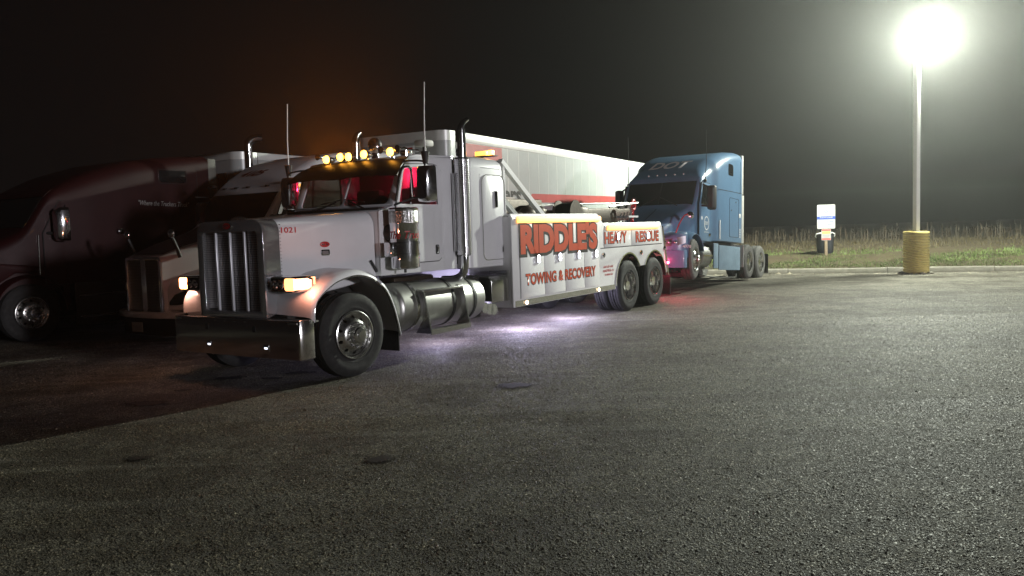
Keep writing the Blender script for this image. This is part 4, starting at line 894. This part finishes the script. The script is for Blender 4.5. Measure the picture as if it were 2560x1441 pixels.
for s_ in (-1, 1):
    y_ = s_*1.075
    dr = flat('door', [(4.70,1.02),(4.72,1.98),(4.52,2.56),(3.82,2.58),(3.74,2.5),(3.72,1.02)], y_, s_*.012, blue_paint, BT)
    loop_line('door_seal', [(4.70,1.02),(4.72,1.98),(4.52,2.56),(3.82,2.58),(3.74,2.5),(3.72,1.02)], y_+s_*.006, gap, dr, .011)
    flat('side_window', [(4.58,1.99),(4.42,2.50),(3.86,2.52),(3.80,2.47),(3.79,1.98)], y_+s_*.0125, s_*.006, dark_glass, dr)
    hd_ = flat('door_handle', rrect(3.80,3.98,1.16,1.24,.02,3), y_+s_*.0125, s_*.02, chrome, dr)
    g = G(); g.plate(circ(4.14,1.50,.185,28), [circ(4.14,1.50,.160,28)], y_+s_*.0125, y_+s_*.016, 'y'); g.build('round_logo', white_ink, dr)
    if s_ > 0:
        text('logo_lettering', 'DOT', white_ink, dr, (4.26, y_+.014, 1.455), UB, VZ, .24, .09, off=.02)
        fine_print(dr, white_ink, (4.32, y_+.0135, 1.25), UB, .36, .03)
        G().plate(circ(4.50,1.62,.05,16), [], y_+.0125, y_+.0145, 'y').build('round_sticker', white_ink, dr)
        text('unit_number', '4970', white_ink, BT, (5.93, 1.105, .80), (-.62,.35,0), VZ, .26, .075, off=.01)
    flat('roof_window', rrect(2.30,2.72,2.92,3.24,(.05,.05,.05,.1),4), s_*1.221, s_*.008, dark_glass, BT)
    loop_line('sleeper_door_seam', rrect(1.75,2.6,1.2,2.3,.05,3), s_*1.221, gap, bb_)
    G().tube([(3.6,s_*1.221,2.45),(1.5,s_*1.224,2.50)], .007, 5).build('roof_seam', gap, bb_)
    G().tube([(1.62,s_*1.221,2.50),(1.62,s_*1.221,3.40)], .007, 5).build('roof_seam', gap, bb_)
    for (x_, z_) in ((2.45,1.95),(2.05,2.2)): G().ball((x_, s_*1.225, z_), .022, 8).build('latch', chrome, bb_)
    flat('marker_sticker', rrect(1.56,1.72,1.78,1.90,.02,2), s_*1.2215, s_*.004, white_ink, bb_)
    for k in range(4): flat('small_sticker', rrect(1.58,1.66,1.20+.07*k,1.25+.07*k,.005,1), s_*1.2215, s_*.003, white_ink, bb_)
    flat('reflective_strip', rrect(3.40,3.46,1.10,1.62,.005,1), s_*1.2215, s_*.003, white_ink, bb_)
    ex_ = G().box(1.24, 1.455, min(s_*1.13,s_*1.222), max(s_*1.13,s_*1.222), 1.05, 2.46).build('side_extender', fairing_cream, BT, bev=.01)
    G().box(1.30, 1.455, min(s_*1.12,s_*1.218), max(s_*1.12,s_*1.218), 2.48, 3.62).build('roof_extender', fairing_cream, ex_, bev=.01)
    # wing, lamps, step fairings
    fd = arch_fender(BT, 5.20, .58, .60, s_*.55, s_*1.19, blue_paint, -2, 165)
    g = G(); g.loft([[(x_, y_, z_) for y_, z_ in rrect(min(s_*.45,s_*o_), max(s_*.45,s_*o_), z0, z1, .10, 4)] for x_, o_, z0, z1 in ((6.20,.72,.62,1.0),(6.08,.98,.62,1.10),(5.90,1.12,.62,1.18),(5.74,1.16,.62,1.22))]); g.build('fender_nose', blue_paint, fd)
    g = G(); g.loft([[(x_, s_*y_, z0), (x_, s_*y_, z1), (x_-.02, s_*(y_-.05), z1), (x_-.02, s_*(y_-.05), z0)] for x_, y_, z0, z1 in ((6.225,.58,.82,.93),(6.18,.80,.83,1.00),(6.03,1.03,.86,1.06),(5.86,1.16,.92,1.10))]); hl_ = g.build('headlight', mat('lamp_housing', (.10,.09,.10), .3, .3), BT)
    for (x_, y_) in ((6.17,.86),(6.09,.98),(6.19,.74)): G().ball((x_+.02, s_*y_, .93), .045, 10).build('bulb', chrome, hl_)
    G().plate(rrect(1.47,3.38,.26,.94,.03,3), [], s_*1.16, s_*1.19, 'y').build('skirt_panel', dusty_blue, BT, bev=.008)
    G().plate(rrect(3.42,3.80,.30,.98,.03,3), [], s_*1.15, s_*1.18, 'y').build('skirt_panel', dusty_blue, BT, bev=.008)
    G().lathe([(.05,.02),(.25,.015),(.32,-.03),(.32,-.75),(.25,-.79),(.05,-.8)], (4.55, s_*.82, .62), 'x', 26).build('fuel_tank', dullalu, BT)
    G().box(3.85, 4.50, min(s_*1.10,s_*1.18), max(s_*1.10,s_*1.18), .28, .33).build('step', polished, BT)
    G().box(3.85, 4.50, min(s_*1.08,s_*1.16), max(s_*1.08,s_*1.16), .62, .66).build('step', polished, BT)
    G().tube([(4.42,s_*1.0,.10),(4.40,s_*1.14,.10),(3.4,s_*1.15,.05),(1.7,s_*1.14,.06),(1.55,s_*1.1,.16)], .018, 6).build('skirt_edge', dullalu, BT)
    # mirrors
    mg = G(); mg.loft([[(x_, s_*1.32+q, z_) for q, z_ in rrect(-.11+d, .11-d, 1.83+d, 2.47-d, .06, 4)] for x_, d in ((4.36,0),(4.48,.005),(4.54,.05))]); mm = mg.build('mirror', black, BT)
    G().tube([(4.55,s_*1.03,1.95),(4.46,s_*1.25,1.93)], .03, 7).build('mirror_arm', black, mm); G().tube([(4.45,s_*1.03,2.55),(4.44,s_*1.25,2.42)], .022, 7).build('mirror_arm', black, mm)
    G().plate(rrect(min(s_*1.22,s_*1.42), max(s_*1.22,s_*1.42), 1.86, 2.44, .05, 3), [], 4.352, 4.358, 'x').build('mirror_glass', chrome, mm)
    hm = G().tube(smooth_path([(5.92,s_*.92,1.17),(5.75,s_*.95,1.42),(5.55,s_*1.0,1.62),(5.45,s_*1.06,1.66)], 4), .016, 7).build('hood_mirror_arm', red_ink, BT)  # arm coloured red to imitate the red light falling on it
    G().ball((5.42, s_*1.10, 1.63), .10, 14, sx=.6).build('hood_mirror', chrome, hm)
    G().tube([(4.30,s_*1.10,2.62),(4.28,s_*1.12,3.1),(4.30,s_*1.12,3.95)], [.012,.008,.006], 6).build('aerial', black, BT)
    G().ball((4.30,s_*1.10,2.62), .05, 8).build('aerial_mount', black if s_ > 0 else white_ink, BT)
    wheel(BT, (5.20, s_*1.17, .52), 'steer', s_, polished, dusty_rubber, R(7))
    for x_ in (.62, -.62):
        wheel(BT, (x_, s_*1.22, .52), 'dual', s_, polished, dusty_rubber); wheel(BT, (x_, s_*.90, .52), 'dual', s_, polished, dusty_rubber, inner=True)
    G().box(-1.55, 5.9, s_*.42-.04, s_*.42+.04, .68, .95).build('frame_rail', dark, BT)
    G().box(-1.40, -1.385, min(s_*.78,s_*1.24), max(s_*.78,s_*1.24), .18, .80).build('mud_flap', rubber, BT)
    G().box(1.22, 1.235, min(s_*.9,s_*1.22), max(s_*.9,s_*1.22), .35, 1.0).build('mud_flap', white_ink, BT)
g = G(); bo2 = [(6.28,0),(6.27,.55),(6.18,.95),(6.0,1.17),(5.86,1.20),(5.86,1.16),(5.96,1.12),(6.12,.9),(6.2,.5),(6.21,0)]
g.prism(bo2+[(a, -b_) for a, b_ in reversed(bo2[1:-1])], .30, .74, 'z'); bmp = g.build('bumper', blue_paint, BT, bev=.03)
G().plate(rrect(-.40,.40,.78,1.16,(.05,.05,.1,.1),4), [], 6.17, 6.20, 'x').build('grille', grille_mesh, BT)
G().box(1.2, 5.0, -.9, .9, .6, 1.05).build('chassis', dark, BT)
G().box(-.7, .9, -.42, .42, .95, 1.10).build('fifth_wheel', dark, BT, bev=.03)

# --- white tractor parked behind the wrecker
kx = tow(-.95, -4.6)
KT_ = tag(empty('white_tractor', kx, YAW), 'white sleeper tractor numbered 4105 with tall chrome grille, parked beyond the wrecker', 'tractor')
C = Cab([(0.,.50,.52,1.46,.08),(-.12,.56,.52,1.53,.12),(-.6,.72,.55,1.68,.18),(-1.2,.88,.7,1.83,.2),(-1.72,1.0,.8,1.98,.16),(-1.80,1.02,.85,2.04,.12),(-2.18,1.05,.9,2.58,.10),(-2.28,1.06,.95,2.68,.14),(-2.6,1.1,1.,2.98,.3),(-3.1,1.18,1.,3.25,.36),(-3.8,1.22,1.,3.42,.36),(-5.,1.24,1.,3.50,.3),(-5.9,1.24,1.,3.52,.25)])
kb = C.loft().build('body', white, KT_)
C.patch(-1.78, -2.20, -.95, .95, .012).build('windscreen', dark_glass, KT_)
C.patch(-.10, -1.70, -.40, .40, .008, trap=-.9).build('hood_panel', mat('hood_black', (.012,.012,.012), .35), KT_)
text('roof_number', '4105', mat('maroon_lettering', (.10,.008,.01), .5), KT_, (-2.58, -.62, C.ztop(-2.58,0)+.01), (0,1,0), (-.5,0,C.ztop(-3.08,0)-C.ztop(-2.58,0)), .66, .26, off=.03, shear=.3, depth=.012)
for y_ in (-.75, -.40, -.05, .5): 
    b_ = G().box(-2.36, -2.30, y_-.045, y_+.045, C.ztop(-2.33,y_)-.01, C.ztop(-2.33,y_)+.025).build('clearance_lamp', outline_ink, kb, bev=.006)
gsh = G(); gsh.plate(rrect(-.50,.50,.50,1.48,(.03,.03,.10,.10),5), [rrect(-.45,.45,.55,1.43,(.03,.03,.07,.07),5)], -.02, .03, 'x'); kg = gsh.build('grille_shell', satin, KT_, bev=.01)
G().box(.0, .006, -.46, .46, .54, 1.44).build('grille_mesh', grille_mesh, kg)
g = G(); g.prism([(.0,-.055),(.06,0),(.0,.055)], .53, 1.45, 'z'); g.build('grille_centre_bar', satin, kg, bev=.005)
text('licence_number', '770442', grey_ink, KT_, (.045, -.37, .225), (0,1,0), VZ, .26, .08)
G().box(.03, .041, -.39, -.09, .19, .355).build('licence_plate', sign_white, KT_)
bo3 = [(.10,0),(.09,.5),(-.02,.85),(-.25,1.10),(-.55,1.19),(-.60,1.15),(-.3,1.05),(-.1,.8),(0,.5),(.02,0)]
bo3 = bo3+[(a, -b_) for a, b_ in reversed(bo3[1:-1])]
G().prism(bo3, .44, .55, 'z').build('bumper', white, KT_, bev=.02)
G().prism([(a-.07, b_*.98) for a, b_ in bo3], .14, .438, 'z').build('lower_bumper', black, KT_, bev=.02)
for s_ in (-1, 1):
    g = G(); g.loft([[(x_, y_, z_) for y_, z_ in rrect(min(s_*.35,s_*o_), max(s_*.35,s_*o_), .56, z1, .10, 4)] for x_, o_, z1 in ((-.06,.58,.95),(-.18,.86,1.08),(-.4,1.05,1.20),(-.75,1.15,1.28))]); fd = g.build('fender_nose', white, KT_)
    arch_fender(KT_, -1.25, .54, .62, s_*.6, s_*1.2, white, -5, 180)
    g = G(); g.loft([[(x_, s_*y_, z0), (x_, s_*y_, z1), (x_-.03, s_*(y_-.04), z1), (x_-.03, s_*(y_-.04), z0)] for x_, y_, z0, z1 in ((-.04,.60,.66,.72),(-.07,.72,.66,.84),(-.20,.92,.68,.93),(-.40,1.06,.76,.98))]); g.build('headlight', dark_glass, KT_)
    y_ = s_*1.065
    dr = flat('door', [(-1.95,1.0),(-1.95,1.98),(-2.2,2.52),(-2.95,2.55),(-3.02,2.5),(-3.02,1.0)], y_, s_*.012, white, KT_)
    loop_line('door_seal', [(-1.95,1.0),(-1.95,1.98),(-2.2,2.52),(-2.95,2.55),(-3.02,2.5),(-3.02,1.0)], y_+s_*.006, gap, dr, .011)
    flat('side_window', [(-2.05,2.0),(-2.26,2.46),(-2.88,2.48),(-2.95,2.42),(-2.95,1.98)], y_+s_*.0125, s_*.006, dark_glass, dr)
    flat('trim_line', [(-2.0,2.60),(-5.8,2.64),(-5.8,2.62),(-2.0,2.58)], s_*1.235, s_*.008, gap, kb)
    mg = G(); mg.loft([[(x_, s_*1.34+q, z_) for q, z_ in rrect(-.12+d, .12-d, 1.9+d, 2.5-d, .06, 4)] for x_, d in ((-2.30,0),(-2.16,.005),(-2.10,.05))]); mm = mg.build('mirror', black, KT_)
    G().tube([(-2.05,s_*1.0,2.0),(-2.2,s_*1.28,2.0)], .03, 7).build('mirror_arm', black, mm)
    ha = G().tube(smooth_path([(-.28,s_*.62,1.46),(-.22,s_*.63,1.62),(-.14,s_*.63,1.80)], 4), [.035]*4+[.03]*4+[.02], 7).build('hood_mirror_arm', black, KT_)
    G().ball((-.13, s_*.63, 1.86), .075, 14, sx=.6).build('hood_mirror', chrome, ha)
    G().plate(rrect(-5.9,-2.0,.28,.95,.04,3), [], s_*1.17, s_*1.2, 'y').build('skirt_panel', white, KT_)
    wheel(KT_, (-1.25, s_*1.15, .52), 'steer', s_, polished, rubber)
    for x_ in (-6.1, -7.4): wheel(KT_, (x_, s_*1.22, .52), 'dual', s_, polished, rubber)
    for (x_, z_) in ((-2.35,2.80),(-2.62,2.72)): G().box(x_-.06, x_+.06, min(s_*1.08,s_*1.25), max(s_*1.08,s_*1.25), z_-.03, z_+.02).build('clearance_lamp', E_dull_amber if s_ > 0 else outline_ink, kb, bev=.01)
G().box(-8.0, -.4, -.85, .85, .5, 1.0).build('chassis', dark, KT_)
tp = smooth_path([(-3.43,-1.33,1.0),(-3.43,-1.33,3.0),(-3.43,-1.33,3.68),(-3.45,-1.31,3.80),(-3.53,-1.25,3.87),(-3.66,-1.15,3.88)], 4)
G().tube(tp, .085, 14).build('exhaust_stack', chrome, KT_)

# --- red tractor at the left
rx = tow(-.25, -8.15)
RT = tag(empty('red_tractor', rx, YAW), 'dark red sleeper tractor in shadow at the left with white script on its side', 'tractor')
C = Cab([(1.30,.70,.6,1.25,.2),(1.15,.85,.6,1.48,.25),(.7,.98,.65,1.72,.25),(.2,1.06,.7,1.90,.22),(-.02,1.10,.8,2.0,.18),(-.40,1.12,.9,2.60,.12),(-.5,1.13,.95,2.72,.16),(-.8,1.16,1.,2.90,.3),(-1.2,1.19,1.,3.10,.36),(-2.1,1.21,1.,3.38,.36),(-3.,1.21,1.,3.50,.3),(-3.85,1.21,1.,3.56,.2)])
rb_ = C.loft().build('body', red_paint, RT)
C.patch(-.04, -.42, -1.0, 1.0, .012).build('windscreen', dark_glass, RT)
C.patch(-.43, -.56, -1.05, 1.05, .03).build('sun_visor', red_paint, RT)
for s_ in (-1, 1):
    y_ = s_*1.135
    dr = flat('door', [(-.30,1.0),(-.30,1.95),(-.62,2.55),(-1.55,2.58),(-1.62,2.5),(-1.62,1.0)], y_, s_*.012, red_paint, RT)
    loop_line('door_seal', [(-.30,1.0),(-.30,1.95),(-.62,2.55),(-1.55,2.58),(-1.62,2.5),(-1.62,1.0)], y_+s_*.006, gap, dr, .011)
    flat('side_window', [(-.42,1.95),(-.72,2.47),(-1.48,2.50),(-1.54,2.44),(-1.54,1.93)], y_+s_*.0125, s_*.006, dark_glass, dr)
    flat('door_handle', rrect(-1.52,-1.36,1.30,1.36,.02,3), y_+s_*.0125, s_*.02, polished, dr)
    flat('roof_window', rrect(-3.28,-2.66,2.95,3.20,(.06,.06,.03,.03),4), s_*1.211, s_*.008, dark_glass, RT)
    loop_line('window_trim', rrect(-3.30,-2.64,2.93,3.22,(.06,.06,.03,.03),4), s_*1.215, gap, rb_)
    G().tube([(-3.55,s_*1.212,1.1),(-3.55,s_*1.212,3.3)], .007, 5).build('panel_seam', gap, rb_)
    G().box(-4.05, -3.855, min(s_*1.14,s_*1.21), max(s_*1.14,s_*1.21), 1.0, 3.5).build('side_extender', mat('extender_dark_grey', (.12,.12,.10), .6), RT, bev=.01)
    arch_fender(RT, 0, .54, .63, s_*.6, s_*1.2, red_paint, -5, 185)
    G().prism([(.98,.55),(.75,.55),(.55,1.05),(.2,1.25),(-.3,1.22),(-.6,.95),(-.68,.60),(-.75,.60),(-.75,1.3),(.6,1.45),(.98,1.2)], min(s_*.95,s_*1.12), max(s_*.95,s_*1.12), 'y').build('wing', red_paint, RT, bev=.03)
    for (z_, w) in ((.74,.04),(.34,.04)): G().box(-3.6, -.85, min(s_*1.17,s_*1.21), max(s_*1.17,s_*1.21), z_, z_+w).build('step_edge', polished, RT, bev=.008)
    G().box(-3.7, -.8, min(s_*1.08,s_*1.17), max(s_*1.08,s_*1.17), .20, 1.02).build('skirt_panel', black, RT, bev=.02)
    mg = G(); mg.loft([[(x_, s_*1.36+q, z_) for q, z_ in rrect(-.13+d, .13-d, 1.80+d, 2.42-d, .06, 4)] for x_, d in ((-.62,0),(-.48,.005),(-.42,.05))]); mm = mg.build('mirror', chrome, RT)
    G().tube([(-.35,s_*1.1,1.95),(-.5,s_*1.28,1.95)], .03, 7).build('mirror_arm', black, mm)
    G().tube([(-.20,s_*1.145,1.2),(-.22,s_*1.145,1.92)], .012, 6).build('door_edge_trim', polished, dr)
    G().lathe([(.03,0),(.04,.04),(.06,.06),(.06,.10),(.002,.12)], (-1.72, s_*1.2, 1.96), 'y', 12).build('round_lamp', chrome, rb_)
    G().box(.62, .80, min(s_*1.10,s_*1.15), max(s_*1.10,s_*1.15), .80, .86).build('side_marker', E_dull_amber, RT, bev=.01)
    wheel(RT, (0, s_*1.17, .52), 'steer', s_, polished, rubber)
    for x_ in (-4.6, -5.9): wheel(RT, (x_, s_*1.22, .52), 'dual', s_, polished, rubber)
text('script_lettering', '"Where the Truckers Truck"', mat('dim_grey_lettering', (.33,.33,.31), .5), RT, (-2.17, 1.212, 2.48), (-1,0,-.03), VZ, 1.16, .10, shear=.35, off=.004)  # lettering in one dim grey tone
text('company_name', 'Christenson', white_ink, RT, (-.86, 1.150, 1.46), UB, VZ, .66, .13, shear=.35)
fine_print(RT, grey_ink, (-1.0, 1.149, 1.38), UB, .5, .03)
bo4 = [(1.45,0),(1.42,.6),(1.25,1.0),(.9,1.2),(.85,1.16),(1.18,.95),(1.32,.55),(1.34,0)]
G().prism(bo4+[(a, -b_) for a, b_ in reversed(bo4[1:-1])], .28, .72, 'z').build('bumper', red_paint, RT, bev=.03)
G().plate(rrect(-.55,.55,.75,1.3,.08,4), [], 1.28, 1.33, 'x').build('grille', grille_mesh, RT)
G().box(-6.4, 1.0, -.85, .85, .5, 1.0).build('chassis', dark, RT)

# ------------------------------------------------------------------ box trailers
def trailer(name, label, loc, yaw, L, w, zt, zb=1.15, npan=26, rail=.22):
    t = tag(empty(name, loc, yaw), label, 'trailer')
    r = .28; P = [(p[0], p[1]) for p in rrect(-.55, 0, -w, w, (.01,r,r,.01), 8)]
    G().prism(P, zb, zt-.005, 'z').build('front_wall', trailer_white, t)
    G().prism([(p[0]+.012 if p[0] > -.3 else p[0], p[1]*1.008) for p in P], zt-rail, zt+.012, 'z').build('front_rail', rail_alu, t)
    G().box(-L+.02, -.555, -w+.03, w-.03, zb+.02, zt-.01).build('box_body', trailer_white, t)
    pw = (L-.56)/npan
    for s_ in (-1, 1):
        for k in range(npan):
            x1 = -.56-k*pw; x0 = x1-pw
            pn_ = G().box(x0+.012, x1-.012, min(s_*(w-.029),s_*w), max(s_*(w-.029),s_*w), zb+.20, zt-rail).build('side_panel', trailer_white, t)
            if s_ > 0: G().box(x0-.012, x0+.012, s_*w-.012, s_*w+.004, zb+.20, zt-rail).build('panel_joint', rail_alu, pn_)
        G().box(-L, -.56, min(s_*(w-.02),s_*(w+.012)), max(s_*(w-.02),s_*(w+.012)), zt-rail+.001, zt+.01).build('top_rail', rail_alu, t, bev=.006)
        G().box(-L, -.56, min(s_*(w-.02),s_*(w+.012)), max(s_*(w-.02),s_*(w+.012)), zb, zb+.199).build('bottom_rail', rail_alu, t, bev=.006)
        G().box(-2.75, -2.62, s_*.85-.06, s_*.85+.06, .1, zb).build('landing_leg', dark, t); G().box(-2.85, -2.52, s_*.85-.12, s_*.85+.12, 0.0, .10).build('landing_foot', dark, t)
        for x_ in (-L+2.2, -L+3.5): wheel(t, (x_, s_*1.22, .52), 'dual', s_, polished, rubber)
        G().lathe([(.035,0),(.03,.02),(.002,.03)], (-.02, s_*(w-.30), zt-.62), 'x', 10).build('clearance_lamp', red_ink, t)
    G().box(-L, -L+.06, -w, w, zb, zt).build('rear_frame', rail_alu, t); G().box(-L+.2, -.4, -.45, .45, zb-.25, zb).build('chassis', dark, t)
    return t
TR = trailer('semi_trailer', 'long white box trailer with red stripe and Landers lettering behind the wrecker', tow(-7.51, -4.40), YAW+R(3.8), 15.9, 1.30, 4.07)
Y = 1.3055
def onside(name, pts, m): 
    g = G(); g.plate(pts, [], Y, Y+.003, 'y'); return g.build(name, m, TR)
onside('red_flag', [(-.70,3.84),(-2.62,3.84),(-2.62,3.22),(-1.9,3.0),(-1.7,2.84),(-.70,2.84)], flag_red)
onside('red_stripe', [(-4.05,2.60),(-4.25,2.72),(-12.8,2.80),(-12.8,2.58),(-4.25,2.48)], flag_red)
text('company_name', 'Landers', outline_ink, TR, (-1.15, Y, 2.42), UB, VZ, 2.45, .50, off=.03)
lb = onside('name_plate', [(-2.25,2.38),(-3.25,2.38),(-3.25,2.60),(-2.25,2.60)], fairing_cream)
text('plate_lettering', 'CENTURY', outline_ink, lb, (-2.32, Y+.0035, 2.42), UB, VZ, .86, .14, off=.01)
text('trailer_number', '500', outline_ink, TR, (-1.75, Y, 1.95), UB, VZ, .36, .16, off=.03)
sg_ = G().box(.001, .012, -1.25, .40, 3.42, 3.74).build('front_name_board', red_ink, TR)
G().plate(rrect(-1.29,.44,3.38,3.78,.01,2), [rrect(-1.25,.40,3.42,3.74,.01,2)], .0005, .014, 'x').build('board_border', white_ink, sg_)
text('board_lettering', 'LANDERS', white_ink, sg_, (.0125, -1.18, 3.47), (0,1,0), VZ, 1.52, .22, off=.02)
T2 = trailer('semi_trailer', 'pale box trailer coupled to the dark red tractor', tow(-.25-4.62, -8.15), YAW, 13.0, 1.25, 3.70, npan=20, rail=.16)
tag(TR, group='box trailers'); tag(T2, group='box trailers')
G().box(.001, .03, .55, .85, 2.85, 3.25).build('document_box', dark, T2, bev=.01)
G().box(.001, .06, -.9, .25, 2.2, 3.3).build('cooling_unit', lining, T2, bev=.03)

# ------------------------------------------------------------------ the misty night air
hz = G().box(-175, 175, -125, 215, -1.2, 9.4).build('haze', None)
hm_ = bpy.data.materials.new('haze_air'); hm_.use_nodes = True; n = hm_.node_tree.nodes; n.clear()
o_ = n.new('ShaderNodeOutputMaterial'); pv = n.new('ShaderNodeVolumePrincipled'); pv.inputs['Density'].default_value = .00085; pv.inputs['Color'].default_value = (.95,.97,.93,1); pv.inputs['Anisotropy'].default_value = .80
hm_.node_tree.links.new(pv.outputs[0], o_.inputs['Volume']); hz.data.materials.append(hm_); tag(hz, kind='stuff')
